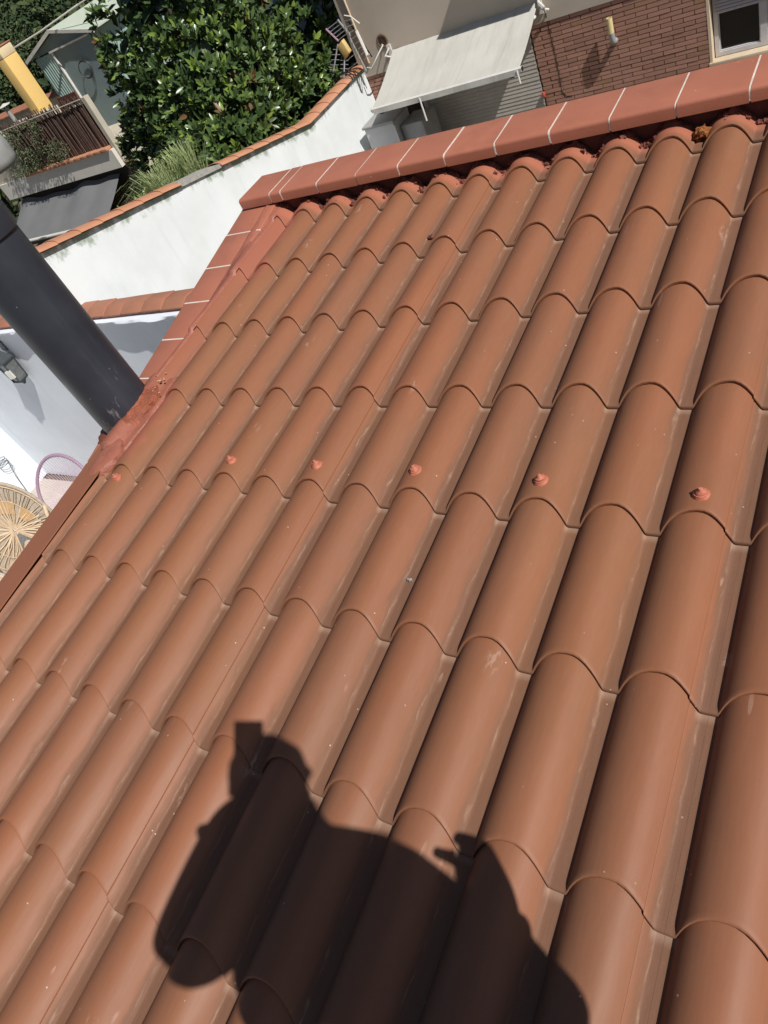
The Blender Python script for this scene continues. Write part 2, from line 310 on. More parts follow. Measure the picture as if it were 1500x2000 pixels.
M['shoe'] = simple('black_shoe', (0.03, 0.03, 0.03), None, 10, 0.6, 0.2, 60)
M['stone_grey'] = simple('grey_tank', (0.34, 0.34, 0.33), (0.28, 0.28, 0.27), 6, 0.7, 0.2, 60)

# ------------------------------------------------------------------ mesh helpers
ORG = {}
class MB:
    def __init__(s): s.v = []; s.f = []; s.mi = []; s.cur = 0
    def add(s, vs, fs):
        n = len(s.v); s.v += [Vector(p) for p in vs]
        for f in fs: s.f.append([i + n for i in f]); s.mi.append(s.cur)
    def box(s, x0, x1, y0, y1, z0, z1):
        s.add([(x0,y0,z0),(x1,y0,z0),(x1,y1,z0),(x0,y1,z0),(x0,y0,z1),(x1,y0,z1),(x1,y1,z1),(x0,y1,z1)],
              [(0,3,2,1),(4,5,6,7),(0,1,5,4),(1,2,6,5),(2,3,7,6),(3,0,4,7)]); return s
    def obox(s, c, ax, ay, az):
        """box from centre and three half-axis vectors"""
        c = Vector(c); a = Vector(ax); b = Vector(ay); d = Vector(az)
        s.add([c+i*a+j*b+k*d for k in (-1,1) for j in (-1,1) for i in (-1,1)],
              [(0,2,3,1),(4,5,7,6),(0,1,5,4),(1,3,7,5),(3,2,6,7),(2,0,4,6)]); return s
    def tube(s, pts, r, seg=8, caps=True, rs=None):
        pts = [Vector(p) for p in pts]; n0 = len(s.v); up = None
        for i, p in enumerate(pts):
            t = (pts[min(i+1, len(pts)-1)] - pts[max(i-1, 0)]).normalized()
            if up is None:
                up = Vector((0,0,1)) if abs(t.z) < 0.9 else Vector((1,0,0))
            a = t.cross(up).normalized(); up = a.cross(t).normalized()
            rr = rs[i] if rs else r
            for k in range(seg):
                q = 2*math.pi*k/seg; s.v.append(p + (a*math.cos(q) + up*math.sin(q))*rr)
        for i in range(len(pts)-1):
            for k in range(seg):
                s.f.append([n0+i*seg+k, n0+i*seg+(k+1)%seg, n0+(i+1)*seg+(k+1)%seg, n0+(i+1)*seg+k]); s.mi.append(s.cur)
        if caps:
            s.f.append([n0+k for k in range(seg)][::-1]); s.mi.append(s.cur)
            e = n0+(len(pts)-1)*seg; s.f.append([e+k for k in range(seg)]); s.mi.append(s.cur)
        return s
    def grid(s, fn, us, vs, flip=False):
        n0 = len(s.v); nu = len(us)
        for v in vs:
            for u in us: s.v.append(Vector(fn(u, v)))
        for j in range(len(vs)-1):
            for i in range(nu-1):
                q = [n0+j*nu+i, n0+j*nu+i+1, n0+(j+1)*nu+i+1, n0+(j+1)*nu+i]
                s.f.append(q[::-1] if flip else q); s.mi.append(s.cur)
        return s
    def prism(s, poly, d):
        """polygon (list of points) extruded by the vector d"""
        d = Vector(d); n = len(poly); pts = [Vector(p) for p in poly]
        s.add(pts + [p + d for p in pts], [list(range(n))[::-1], list(range(n, 2*n))] + [[i, (i+1) % n, n+(i+1) % n, n+i] for i in range(n)])
        return s
    def ball(s, c, r, seg=12, rings=8, sq=(1,1,1), jit=0.0):
        n0 = len(s.v); c = Vector(c)
        for j in range(rings+1):
            th = math.pi*j/rings
            for k in range(seg):
                ph = 2*math.pi*k/seg
                d = Vector((math.sin(th)*math.cos(ph)*sq[0], math.sin(th)*math.sin(ph)*sq[1], math.cos(th)*sq[2]))
                f = 1 + (noise.noise(d*2.7 + c*13)*jit if jit else 0)
                s.v.append(c + d*r*f)
        for j in range(rings):
            for k in range(seg):
                s.f.append([n0+j*seg+k, n0+(j+1)*seg+k, n0+(j+1)*seg+(k+1)%seg, n0+j*seg+(k+1)%seg]); s.mi.append(s.cur)
        return s
    def lathe(s, c, prof_, seg=24, axis=(0,0,1)):
        n0 = len(s.v); c = Vector(c); ax = Vector(axis).normalized()
        a = ax.orthogonal().normalized(); b = ax.cross(a)
        for (r, z) in prof_:
            for k in range(seg):
                q = 2*math.pi*k/seg; s.v.append(c + ax*z + (a*math.cos(q)+b*math.sin(q))*r)
        for j in range(len(prof_)-1):
            for k in range(seg):
                s.f.append([n0+j*seg+k, n0+j*seg+(k+1)%seg, n0+(j+1)*seg+(k+1)%seg, n0+(j+1)*seg+k]); s.mi.append(s.cur)
        return s
    def mesh(s, name, mats, org=(0,0,0), smooth=None):
        me = bpy.data.meshes.new(name); o = Vector(org)
        me.from_pydata([tuple(p - o) for p in s.v], [], s.f)
        for m in (mats if isinstance(mats, (list, tuple)) else [mats]): me.materials.append(m)
        if isinstance(mats, (list, tuple)): me.polygons.foreach_set('material_index', s.mi)
        me.update()
        if smooth is not None:
            me.shade_smooth(); me.set_sharp_from_angle(angle=R(smooth))
        return me
    def build(s, name, mats, parent=None, org=None, smooth=None, bevel=None):
        if parent is not None: o_ = ORG[parent.name]
        else: o_ = Vector(org if org is not None else (0,0,0))
        o = bpy.data.objects.new(name, s.mesh(name, mats, o_, smooth)); C.objects.link(o)
        if parent is not None: o.parent = parent
        else: o.location = o_
        ORG[o.name] = o_
        if bevel:
            bm = bmesh.new(); bm.from_mesh(o.data)
            bmesh.ops.bevel(bm, geom=bm.edges[:], offset=bevel, segments=2, affect='EDGES', profile=0.5)
            bm.to_mesh(o.data); bm.free(); o.data.shade_smooth(); o.data.set_sharp_from_angle(angle=R(50))
        return o
def link(name, me, parent, loc=(0,0,0), rot=None):
    o = bpy.data.objects.new(name, me); C.objects.link(o); o.location = loc
    if rot is not None: o.rotation_euler = rot
    o.parent = parent; return o
def thing(name, label, cat, loc=(0,0,0), group=None, roof=False):
    o = bpy.data.objects.new(name, None); C.objects.link(o); o.empty_display_size = 0.1
    o['label'] = label; o['category'] = cat
    if group: o['group'] = group
    if roof:
        o.location = rw(0, 0, 0); o.rotation_euler = (PITCH, 0, 0); ORG[o.name] = Vector((0,0,0))
    else:
        o.location = loc; ORG[o.name] = Vector(loc)
    return o
def tag(o, label, cat, group=None, kind=None):
    if label: o['label'] = label
    if cat: o['category'] = cat
    if group: o['group'] = group
    if kind: o['kind'] = kind
    return o
def kind(o, k): o['kind'] = k; return o
def fin(a, b, n): return [a + (b-a)*i/n for i in range(n+1)]
# ------------------------------------------------------------------ setting: ground, hill
g = MB(); g.grid(lambda u, v: (u, v, -0.02), fin(-300, 300, 12), fin(-300, 300, 12))
kind(g.build('ground', M['earth']), 'structure')
pf = MB(); pf.box(-8.6, -1.5, -6, 3.2, -0.015, 0.0)
kind(pf.build('patio_floor', M['patio']), 'structure')
def hill_z(x, y):
    d = max(0.0, (-x*0.80 + y*0.60) - 24)
    return min(9.0, d*0.32) + 0.6*noise.noise(Vector((x*0.08, y*0.08, 0))) - 0.3
hl = MB(); hl.grid(lambda u, v: (-u*0.80 + v*0.6, u*0.6 + v*0.8, hill_z(-u*0.80+v*0.6, u*0.6+v*0.8)), fin(22, 150, 32), fin(-80, 80, 30), True)
kind(hl.build('hill', M['scrub'], smooth=180), 'structure')

# ------------------------------------------------------------------ the tiled roof
roof = thing('tiled_roof', 'terracotta coloured metal tile roof filling the foreground, dusty brown wave tiles in rows', 'roof', roof=True)
LIFT = 0.014
def tile_mesh(name, u0=0.0, u1=1.0, v1=S + 0.020, seam=False):
    us = [u for u, _ in PROF if u0 <= u <= u1]
    if us[0] > u0: us.insert(0, u0)
    if us[-1] < u1: us.append(u1)
    cols = [(u, prof(u) if u < 1 else 0.0, 0.0, 0.0) for u in us]
    if seam:
        out = []
        for u, h, a, b in cols:
            if u <= 0.78: out.append((u, h, 0.0022*min(1, max(0, (u-0.3)/0.4)), 0.0))
        out += [(0.815, prof(0.815), 0.0022, 0.0), (0.817, prof(0.817), -0.0012, -0.005)]
        out += [(u, h, -0.0004, -0.005*(1-min(1, max(0, (u-0.82)/0.1)))) for u, h, a, b in cols if u > 0.825]
        cols = out
    rows = [(-0.019, 0.012, 'e'), (-0.0135, 0.002, 'e'), (-0.011, -0.0012, 'e'), (-0.004, -0.0015, 'e'), (-0.0012, 0.0005, 'e'), (0.0, 0.0035, 'e'), (0.0, 0.02, 't'), (0, 0.35, 't'), (0, 0.7, 't'), (0, 1.0, 't')]
    b = MB(); n = len(cols)
    for dh, dv, k in rows:
        for (u, h, dz, ev) in cols:
            v = 0.9*h + ev
            if k == 'e': b.v.append(Vector((u*P, v + dv, h + dz + dh)))
            else: b.v.append(Vector((u*P, v + 0.004 + (v1 - 0.004 - (ev if dv == 1.0 else 0))*dv, h + dz - LIFT*dv*v1/S)))
    for j in range(len(rows)-1):
        for i in range(n-1):
            b.f.append([j*n+i, j*n+i+1, (j+1)*n+i+1, (j+1)*n+i]); b.mi.append(0)
    return b.mesh(name, M['tile'], smooth=38)
T_full = tile_mesh('tile'); T_seam = tile_mesh('tile_with_sheet_seam', seam=True)
T_short = tile_mesh('cut_tile', v1=0.30*S); T_left = tile_mesh('edge_tile', u0=0.80); T_leftu = tile_mesh('edge_tile', u0=0.50)
T_lefts = tile_mesh('cut_edge_tile', u0=0.5, v1=0.30*S); T_seams = tile_mesh('cut_seam_tile', v1=0.30*S, seam=True)
for r in range(-6, 7):
    for c in range(-7, 14):
        sm = (c + 1) % 6 == 0 and c > -7
        if c == -7: me = T_lefts if r == 6 else (T_leftu if r >= 3 else T_left)
        elif r == 6: me = T_seams if sm else T_short
        else: me = T_seam if sm else T_full
        # every sheet sits a hair differently
        link('tile', me, roof, (c*P, r*S, 0.0))
# fixing screws under dabs of red sealant, one crest in two
def screw_mesh(k):
    b = MB(); rr = random.Random(k)
    prof_ = [(0.0205, -0.006), (0.0205, 0.002), (0.0165, 0.0045), (0.0155, 0.009), (0.0125, 0.0095), (0.0120, 0.015), (0.006, 0.018), (0.0045, 0.025), (0.0, 0.026)]
    b.lathe((0,0,0), prof_, 14)
    for i, p in enumerate(b.v): b.v[i] = p + Vector((noise.noise(p*90 + Vector((k,0,0))), noise.noise(p*90 + Vector((9,k,0))), noise.noise(p*90+Vector((0,7,k)))*0.6))*0.0025
    return b.mesh('fixing_screw', M['screw'], smooth=60)
for k, (cu, dv) in enumerate([(-2.465, .099), (-0.456, .102), (1.459, .107), (3.475, .100), (5.507, .090), (7.5, .1), (9.5, .1)]):
    h = prof(cu)
    link('fixing_screw', screw_mesh(k), roof, (cu*P, 2*S + dv, h - LIFT*(dv-0.045)/S), (0, (0.5-(cu % 1))*-0.9, k*1.3))
link('fixing_screw', screw_mesh(11), roof, (-5.41*P, 2*S - 0.017, prof(-5.41) - LIFT*0.9), (0.2, 0.1, 0.5))
# flashing along the lower gable edge, with its open gap
fl = MB()
for (va, vb) in ((-2.6, 1.02),):
    fl.prism([(-1.365, va, 0.006), (-1.360, va, 0.028), (-1.352, va, 0.031), (-1.233, va, 0.0325), (-1.2295, va, 0.0315), (-1.229, va, 0.029), (-1.335, va, 0.026), (-1.335, va, -0.03), (-1.365, va, -0.09)], (0, vb-va, 0))
fl.build('edge_flashing', M['flash'], roof)
ORG['tiled_roof'] = Vector((0,0,0))
# lumpy red mortar that closes the tiles against the ridge wall
mf = MB()
def mort(u, t):
    uu = u/P; base = prof(uu) - LIFT*0.3; n = noise.noise(Vector((u*17, 3.1, t*2)))*0.5 + noise.noise(Vector((u*55, 1.7, t*5)))*0.5
    v0 = 6.255*S + 0.9*prof(uu)*0.35 - 0.012 + 0.028*noise.noise(Vector((u*24, 0, 5))) + 0.020*noise.noise(Vector((u*70, 4, 0)))
    hh = base + [(-0.006), 0.006 + 0.018*n, 0.012 + 0.030*n, 0.006 + 0.030*n, -0.004][t]
    vv = v0 + [0, 0.006, 0.022, 0.040, 0.075][t]
    return (u, vv, hh)
mf.grid(lambda u, t: mort(u, t), fin(-1.30, 2.75, 520), [0,1,2,3,4])
mf.build('mortar_fillet', M['mortar_red'], roof, smooth=50)
# crumbs of the same mortar
cr = MB()
for k in range(420):
    u = rnd.uniform(-1.15, 2.4); uu = u/P; v = 6.225*S + 0.9*prof(uu)*0.4 + rnd.gauss(0, 0.016)
    valley = prof(uu) < 0.03
    if not valley and rnd.random() < 0.72: continue
    cr.ball((u, v, prof(uu) - 0.004 + rnd.uniform(0, 0.01)), rnd.choice([0.003, 0.004, 0.005, 0.007, 0.010, 0.013]), 7, 4, (1, 0.8, 0.7), 0.9)
kind(cr.build('mortar_crumbs', M['mortar_red'], roof, smooth=30), 'stuff')
# red coating filled in between gable coping and first wave
def gable_h(v): return 0.08 + (v - 2.71)*0.0853
se = MB()
def sealant(t, v):
    x = -1.365 + 0.095*t + 0.006*noise.noise(Vector((v*6, 2, 0)))*(1 if t in (0, 1) else 0)
    gh = gable_h(v) + 0.003; step_ = ((v/S) % 1.0)
    wave = prof(x/P) - LIFT*step_ + 0.004
    k = min(1, max(0, (t-0.10)/0.75)); k = k*k*(3-2*k)
    h = gh*(1-k) + max(wave, gh*0.6)*k + 0.003*math.sin(math.pi*t) + 0.0035*noise.noise(Vector((x*30, v*14, 0)))
    if t < 0.02: h -= 0.008
    if t > 0.98: h = wave - 0.006
    return (x, v, h)
se.grid(sealant, fin(0, 1, 16), fin(1.38, 2.66, 90))
se.build('sealant_fillet', M['seal'], roof, smooth=60)
mb_ = MB()
def membrane(t, q):
    x = -1.375 + 0.197*t; v = 0.965 + 0.46*q
    n = noise.noise(Vector((x*22, v*9, 0))); n2 = noise.noise(Vector((x*70, v*60, 3)))
    st = ((v - 0.9*prof(x/P))/S) % 1.0
    wave = prof(x/P) - LIFT*st if x > -1.30 else 0.050 - (-1.30 - x)*0.42
    h = max(wave, 0.012) + 0.0035 + 0.002*n + 0.0008*n2
    e = min(t if t > 0.5 else 1.0, 1-t if t > 0.5 else 1.0, q, 1-q)
    if e < 0.03: h -= 0.012
    x += (0.018*noise.noise(Vector((v*11, 1, 0))) - 0.02*(2*q-1)**2)*t
    v += 0.02*noise.noise(Vector((x*14, 5, 0)))
    return (x, v, h)
mb_.grid(membrane, [0, .1, .2, .3, .4, .5, .6, .7, .8, .88, .94, .975, 1.0], fin(0, 1, 40))
mb_.build('sealant_membrane', M['seal'], roof, smooth=60)
sp_ = MB()
sp_.grid(lambda a, r_: (-1.262 + math.cos(a)*0.062*r_*(1+0.12*math.sin(3*a+1)), 0.925 + math.sin(a)*0.105*r_*(1+0.10*math.sin(2*a)),
        0.030 + 0.013*(1-r_**3) + 0.003*noise.noise(Vector((math.cos(a)*r_*3, math.sin(a)*r_*3, 2))) - (0.03 if r_ > 0.99 else 0)), fin(0, 2*math.pi, 28), [0.02, .3, .55, .75, .9, .97, 1.0])
sp_.build('sealant_patch', M['seal'], roof, smooth=60)
# loose bits lying on the tiles
def lump(name, u, v, h, r_, mat, label, cat, sq=(1,1,.7), seed=0, jit=1.1):
    b = MB(); b.ball((0,0,0), r_, 12, 8, sq, jit)
    for i, p in enumerate(b.v): b.v[i] = p + Vector((noise.noise(p*160+Vector((seed,0,0))), noise.noise(p*160+Vector((0,seed,5))), noise.noise(p*160+Vector((3,0,seed)))))*r_*0.35
    o = b.build(name, mat, smooth=25); o.location = rw(u, v, h); tag(o, label, cat); return o
lump('mortar_lump', -0.201, 2.215, prof(-0.201/P)+0.004, 0.013, M['mortar_red'], 'small dark red mortar crumb lying alone on a tile below the ridge', 'crumb', (1.1, .8, .7), 3)
lump('foam_lump', 0.805, 2.592, 0.018, 0.030, M['crumb'], 'rough orange brown lump wedged between two tiles under the ridge coping', 'lump', (1, .9, .75), 9)
lump('grit_crumb', 0.400, 0.604, prof(0.40/P)+0.002, 0.006, M['stone_grey'], 'tiny pale grit in a valley near the middle of the roof', 'crumb', (1.4, .8, .5), 4)

# ------------------------------------------------------------------ ridge parapet and gable parapet
rp = thing('ridge_parapet', 'low wall topped with shiny red coping tiles and white joints along the upper roof edge', 'parapet', (0.8, 2.74, 2.6))
XE = 2.95
pw = MB(); pw.box(-1.50, XE, 2.645, 2.83, 2.6, 3.486); pw.build('wall', M['parapet'], rp)
def coping_poly(y0, y1, zt, lip, rad=0.014):
    pts = [(y0, zt-lip), (y0, zt-rad)] + [(y0+rad-rad*math.cos(a), zt-rad+rad*math.sin(a)) for a in (R(25), R(50), R(72))] + [(y0+rad, zt+0.0008)]
    pts += [(y1-rad, zt+0.0008)] + [(y1-rad+rad*math.sin(a), zt-rad+rad*math.cos(a)) for a in (R(25), R(50), R(72))] + [(y1, zt-rad), (y1, zt-lip), (y1-0.02, zt-lip), (y1-0.02, zt-0.022), (y0+0.02, zt-0.022), (y0+0.02, zt-lip)]
    return pts
J0, JP = -0.009, 0.2437
joints = [-1.305] + [J0 + JP*k for k in range(-5, 13)]
edges = [-1.528] + joints
for i in range(len(edges)-1):
    a = edges[i] + (0.0035 if i else 0); b_ = edges[i+1] - 0.0035
    dz = rnd.uniform(-0.0015, 0.0015); dy = rnd.uniform(-0.002, 0.002)
    ct = MB(); ct.prism([(a, y+dy, z+dz) for y, z in coping_poly(2.600, 2.872, 3.530, 0.050)], (b_-a, 0, 0))
    ct.build('coping_tile', M['coping'], rp, smooth=40)
for x in joints:
    w = rnd.uniform(0.0032, 0.0046) if x < 0.3 else rnd.uniform(0.005, 0.0065)
    jt = MB(); jt.prism([(x-w, y+(0.0012 if y < 2.7 else -0.0012)*1.0, z-0.0012 if z > 3.50 else z) for y, z in coping_poly(2.600, 2.872, 3.5312, 0.046)], (2*w, 0, 0))
    for q_ in jt.v:
        q_.x += 0.006*noise.noise(Vector((x*31, q_.y*9, 1.0))) + 0.0012*noise.noise(Vector((x*31, q_.y*60, q_.z*60)))
    jt.build('mortar_joint', M['joint'], rp, smooth=40)
gp = thing('gable_parapet', 'narrow sloping strip of flat red coping tiles with white joints along the left roof edge', 'parapet', roof=True)
vj = [2.675 - 0.245*0] + [2.430 - 0.245*k for k in range(0, 14)]
for i in range(len(vj)-1):
    b_ = vj[i] - (0.0035 if i else 0); a = vj[i+1] + 0.0035
    ct = MB(); hz = rnd.uniform(-0.0012, 0.0012)
    ct.add([(x, v, gable_h(v) + dz + hz) for dz in (-0.028, 0.0) for v in (a, b_) for x in (-1.55, -1.30)], [(0,2,3,1),(4,5,7,6),(0,1,5,4),(1,3,7,5),(3,2,6,7),(2,0,4,6)])
    o = ct.build('coping_tile', M['coping'], gp, bevel=0.003)
for v in vj[1:]:
    jt = MB(); w = 0.0045
    jt.add([(x, vv, gable_h(vv) + dz) for dz in (-0.024, -0.0008) for vv in (v-w, v+w) for x in (-1.549, -1.301)], [(0,2,3,1),(4,5,7,6),(0,1,5,4),(1,3,7,5),(3,2,6,7),(2,0,4,6)])
    jt.build('mortar_joint', M['joint'], gp)
gw = MB()
gw.add([(-1.535, v, h) for v in (-2.7, 2.9) for h in (-3.4, gable_h(v)-0.029)] + [(-1.325, v, h) for v in (-2.7, 2.9) for h in (-3.4, gable_h(v)-0.029)],
       [(0,1,3,2),(4,6,7,5),(0,4,5,1),(2,3,7,6),(1,5,7,3),(0,2,6,4)])
gw.build('wall', M['white_own'], gp)
# body of the own house under the roof
hb = thing('house', 'white walled house carrying the tiled roof', 'house', (0.8, 0.6, 0))
w_ = MB(); w_.box(-1.30, 2.9, 2.66, 2.82, 0, 2.6); w_.box(2.66, 2.9, -2.4, 2.66, 0, 2.9); w_.box(-1.30, 2.66, -2.4, -2.2, 0, 2.7); w_.build('wall', M['white_own'], hb)

# ------------------------------------------------------------------ black flue pipe
PX, PY, PR = -1.409, 1.217, 0.136
fp = thing('flue_pipe', 'thick charcoal grey metal flue pipe rising through the left edge of the roof', 'flue pipe', (PX, PY, 3.2))
b = MB(); b.lathe((PX, PY, 0), [(PR, 3.15), (PR, 4.165), (PR, 4.2)], 48); b.build('pipe', M['pipe'], fp, smooth=40)
b = MB(); b.lathe((PX, PY, 0), [(PR-0.001, 4.150), (PR+0.010, 4.155), (PR+0.012, 4.16), (PR+0.012, 4.235), (PR+0.009, 4.24), (PR+0.009, 4.252), (PR+0.005, 4.262), (PR+0.004, 5.3), (0.0, 5.3)], 48); b.build('collar', M['pipe'], fp, smooth=30)
sk = MB()
def skirt(a, t):
    n = noise.noise(Vector((math.cos(a)*2.2, math.sin(a)*2.2, t*1.7))); n2 = noise.noise(Vector((math.cos(a)*9, math.sin(a)*9, t*6)))
    rr = PR + 0.002 + [0.0, 0.006, 0.014, 0.026, 0.040, 0.056, 0.064][t]*(1 + 0.35*n + 0.16*noise.noise(Vector((a*9, t*0.5, 2)))) + (0.004*n2 if 0 < t < 6 else 0)
    x = PX + math.cos(a)*rr; y = PY + math.sin(a)*rr
    v = (y*math.cos(PITCH) + 0)
    zz = rw(x, y, 0).z
    g_ = 0.055 if x > -1.31 else gable_h(y)
    k = min(1, max(0, (x+1.47)/0.20)); k = k*k*(3-2*k); g_ = gable_h(y)*(1-k) + 0.036*k
    h = g_ + [0.022 + 0.012*n, 0.020 + 0.010*n, 0.016, 0.011, 0.006, 0.000, -0.02][t] + 0.004*n2
    return (x, y, zz + h)
sk.grid(skirt, fin(0, 2*math.pi, 84), [0,1,2,3,4,5,6])
sk.build('sealant_skirt', M['skirt'], fp, smooth=70)
db = MB()
for k in range(10):
    a = rnd.uniform(0.2, 1.3); rr = PR + rnd.uniform(0.03, 0.12)
    x = PX + math.cos(a)*rr; y = PY + math.sin(a)*rr
    db.ball((x, y, rw(x, y, 0).z + (0.046 if x > -1.33 else 0.03) + rnd.uniform(-0.004, 0.004)), rnd.uniform(0.003, 0.006), 7, 5, (1.3,1,.6), 0.6)
kind(db.build('sealant_drips', M['drip'], fp, smooth=40), 'stuff')

# ------------------------------------------------------------------ boundary walls
WX = -5.0
def w1z(y): return 2.17 - 0.217*min(0.0, y-7.74)
def ridge_tiles(parent, n, pos, length, rad, mat, name='ridge_tile', rise=0.007, seg=10):
    """overlapping half round tiles; pos(t) gives the axis"""
    for i in range(n):
        a = pos(i); b_ = pos(i+1); d = (b_-a); ext = a + d*1.10
        side = Vector((0,0,1)).cross(d).normalized(); up = d.cross(side).normalized()
        t = MB(); r0, r1 = rad*0.97, rad*1.03
        def fn(q, k):
            p, rr = ((a, r0), (ext, r1), (ext, r1-0.013), (a, r0-0.013))[k]
            wob = Vector((0,0, rnd.uniform(-0.0008, 0.0008)))
            return p + side*math.cos(q)*rr + up*(math.sin(q)*rr*0.30 + (rise if k in (1,2) else 0)) + wob
        t.grid(fn, fin(0, math.pi, seg), [0,1,2,3])
        o = t.build(name, mat, parent, smooth=50)
bw = thing('boundary_wall', 'long whitewashed garden wall with orange ridge tiles on top, running up to the brick house', 'wall', (WX, 6, 0))
b = MB(); ys = [3.36, 5.0, 6.0, 7.0, 7.74, 8.6, 9.38]
poly = [(WX, 3.36, -0.02)] + [(WX, 9.38, -0.02)] + [(WX, y, w1z(y)) for y in ys[::-1]]
b.prism(poly, (-0.16, 0, 0)); b.build('wall', M['white1'], bw)
WC = WX - 0.075
ridge_tiles(bw, 6, lambda i: Vector((WC, 9.36 - 0.27*i, w1z(9.36-0.27*i)+0.005)), 0.27, 0.135, M['terracotta'])
ridge_tiles(bw, 6, lambda i: Vector((WC, 7.74 - 0.292*i, w1z(7.74-0.292*i)+0.005)), 0.3, 0.135, M['terracotta'])
cpz = MB(); cpz.prism([(WX+0.03, y, w1z(y)+dz) for y, dz in ((5.28, -0.01), (6.0, -0.01), (6.0, 0.03), (5.8, 0.045), (5.5, 0.04), (5.28, 0.05))], (-0.22, 0, 0))
cpz.build('cement_patch', M['cement'], bw, smooth=20)
ridge_tiles(bw, 7, lambda i: Vector((WC, 5.30 - 0.275*i, w1z(5.30-0.275*i)+0.012)), 0.3, 0.135, M['terracotta'])
# patio back wall
W2Y = 3.3
pwl = thing('patio_wall', 'bluish white patio wall in grazing light below a row of flat terracotta tiles', 'wall', (-5, W2Y, 0))
b = MB(); b.box(-8.58, -1.56, W2Y, W2Y+0.05, 0, 2.485); b.box(-8.58, -1.56, W2Y+0.05, W2Y+0.16, 0, 2.496); b.build('wall', M['white2'], pwl)
# overhanging bed of white mortar below the tiles
md = MB(); md.grid(lambda u, t: (u, W2Y - [0.0, 0.055, 0.085, 0.078, 0.0][t]*(1 + 0.8*noise.noise(Vector((u*3.0, t, 0)))) - 0.002,
        2.415 + [0.0 + 0.06*noise.noise(Vector((u*2.3, 5, 0))), 0.012, 0.03, 0.055, 0.065][t]), fin(-8.56, -1.6, 90), [0,1,2,3,4])
md.build('mortar_bed', M['white2'], pwl, smooth=60)
x = -8.6
for i in range(26):
    wd = 0.272
    t = MB(); dz = rnd.uniform(-0.004, 0.004)
    t.prism([(x, W2Y-0.040, 2.492+dz), (x, W2Y-0.040, 2.510+dz), (x, W2Y+0.06, 2.548+dz), (x, W2Y+0.20, 2.53+dz), (x, W2Y+0.20, 2.50+dz)], (wd+0.02, 0, 0.005))
    t.build('coping_tile', M['terracotta_b'], pwl, bevel=0.004); x += wd
lw = MB(); lw.box(-8.74, -8.58, -6, W2Y+0.16, 0, 2.6)
tag(lw.build('side_wall', M['white2'], org=(-8.66, -1, 0)), 'bright white sunlit patio side wall behind the chairs at the left edge', 'wall')

# lantern
ln = thing('wall_lantern', 'dark metal lantern with frosted panes fixed to the bluish white patio wall', 'lantern', (-6.56, W2Y, 1.8))
lx, ly = -6.655, 3.19
def frustum(b, z0, r0, z1, r1, n=4, a0=math.pi/4):
    b.add([(lx+math.cos(a0+2*math.pi*k/n)*r, ly+math.sin(a0+2*math.pi*k/n)*r, z) for z, r in ((z0, r0), (z1, r1)) for k in range(n)],
          [list(range(n))[::-1], list(range(n, 2*n))] + [[k, (k+1) % n, n+(k+1) % n, n+k] for k in range(n)])
b = MB(); frustum(b, 1.86, .085, 1.875, .10); frustum(b, 1.83, .03, 1.86, .06); frustum(b, 1.805, .012, 1.83, .03); b.build('base', M['lantern'], ln)
for k in range(4):
    a = math.pi/4 + k*math.pi/2
    b = MB(); b.tube([(lx+math.cos(a)*.088, ly+math.sin(a)*.088, 1.872), (lx+math.cos(a)*.108, ly+math.sin(a)*.108, 2.13)], 0.009, 6); b.build('frame_bar', M['lantern'], ln)
for k in range(4):
    a = math.pi/4 + k*math.pi/2; c2 = a + math.pi/2
    b = MB(); q0, q1 = .083, .103
    pts = [(lx+math.cos(a)*q0, ly+math.sin(a)*q0, 1.878), (lx+math.cos(c2)*q0, ly+math.sin(c2)*q0, 1.878), (lx+math.cos(c2)*q1, ly+math.sin(c2)*q1, 2.125), (lx+math.cos(a)*q1, ly+math.sin(a)*q1, 2.125)]
    cen = sum((Vector(p) for p in pts), Vector())/4
    b.prism(pts, (Vector((lx, ly, cen.z)) - cen).normalized()*0.004); b.build('pane', M['lamp_glass'], ln)
b = MB(); b.obox((lx+0.055, ly-0.085, 2.0), (0.03,0.012,0), (-.004,0.012,0), (0,0,0.05)); b.build('bulb', M['bulb'], ln)
b = MB(); frustum(b, 2.125, .125, 2.145, .125); frustum(b, 2.145, .118, 2.24, .05); frustum(b, 2.24, .05, 2.30, .035); b.build('cap', M['lantern'], ln)
b = MB(); b.tube([(lx, ly, 2.28), (lx, ly+0.05, 2.33), (lx, W2Y, 2.30)], 0.012, 8); b.box(lx-.05, lx+.05, W2Y-.015, W2Y, 2.2, 2.4); b.build('bracket', M['lantern'], ln)
# ------------------------------------------------------------------ brick house
YF = 9.4
bh = thing('brick_house', 'two storey house of brown brick below and beige stucco above, behind the ridge coping', 'house', (0, YF+2, 0))
WXL, WXR, WZ0, WZ1 = -0.51, 0.52, 1.08, 1.80
b = MB(); yb = YF + 0.012
for (x0, x1, z0, z1) in ((-5.03, WXL-0.0, -0.02, 2.03), (WXR, 5.0, -0.02, 2.03), (WXL, WXR, -0.02, WZ0-0.03), (WXL, WXR, WZ1+0.02, 2.03)):
    b.box(x0, x1, yb, yb+0.25, z0, z1)
b.build('mortar_wall', M['brick_mortar'], bh)
BL, BH = 0.25, 0.048
brick_me = MB().obox((0,0,0), ((BL-0.009)/2,0,0), (0,0.02,0), (0,0,(BH-0.008)/2)).mesh('brick', M['brick'])
half_me = MB().obox((0,0,0), ((BL/2-0.009)/2,0,0), (0,0.02,0), (0,0,(BH-0.008)/2)).mesh('brick', M['brick'])
stuffb = MB(); nparts = 0
ncourse = int(2.02/BH)
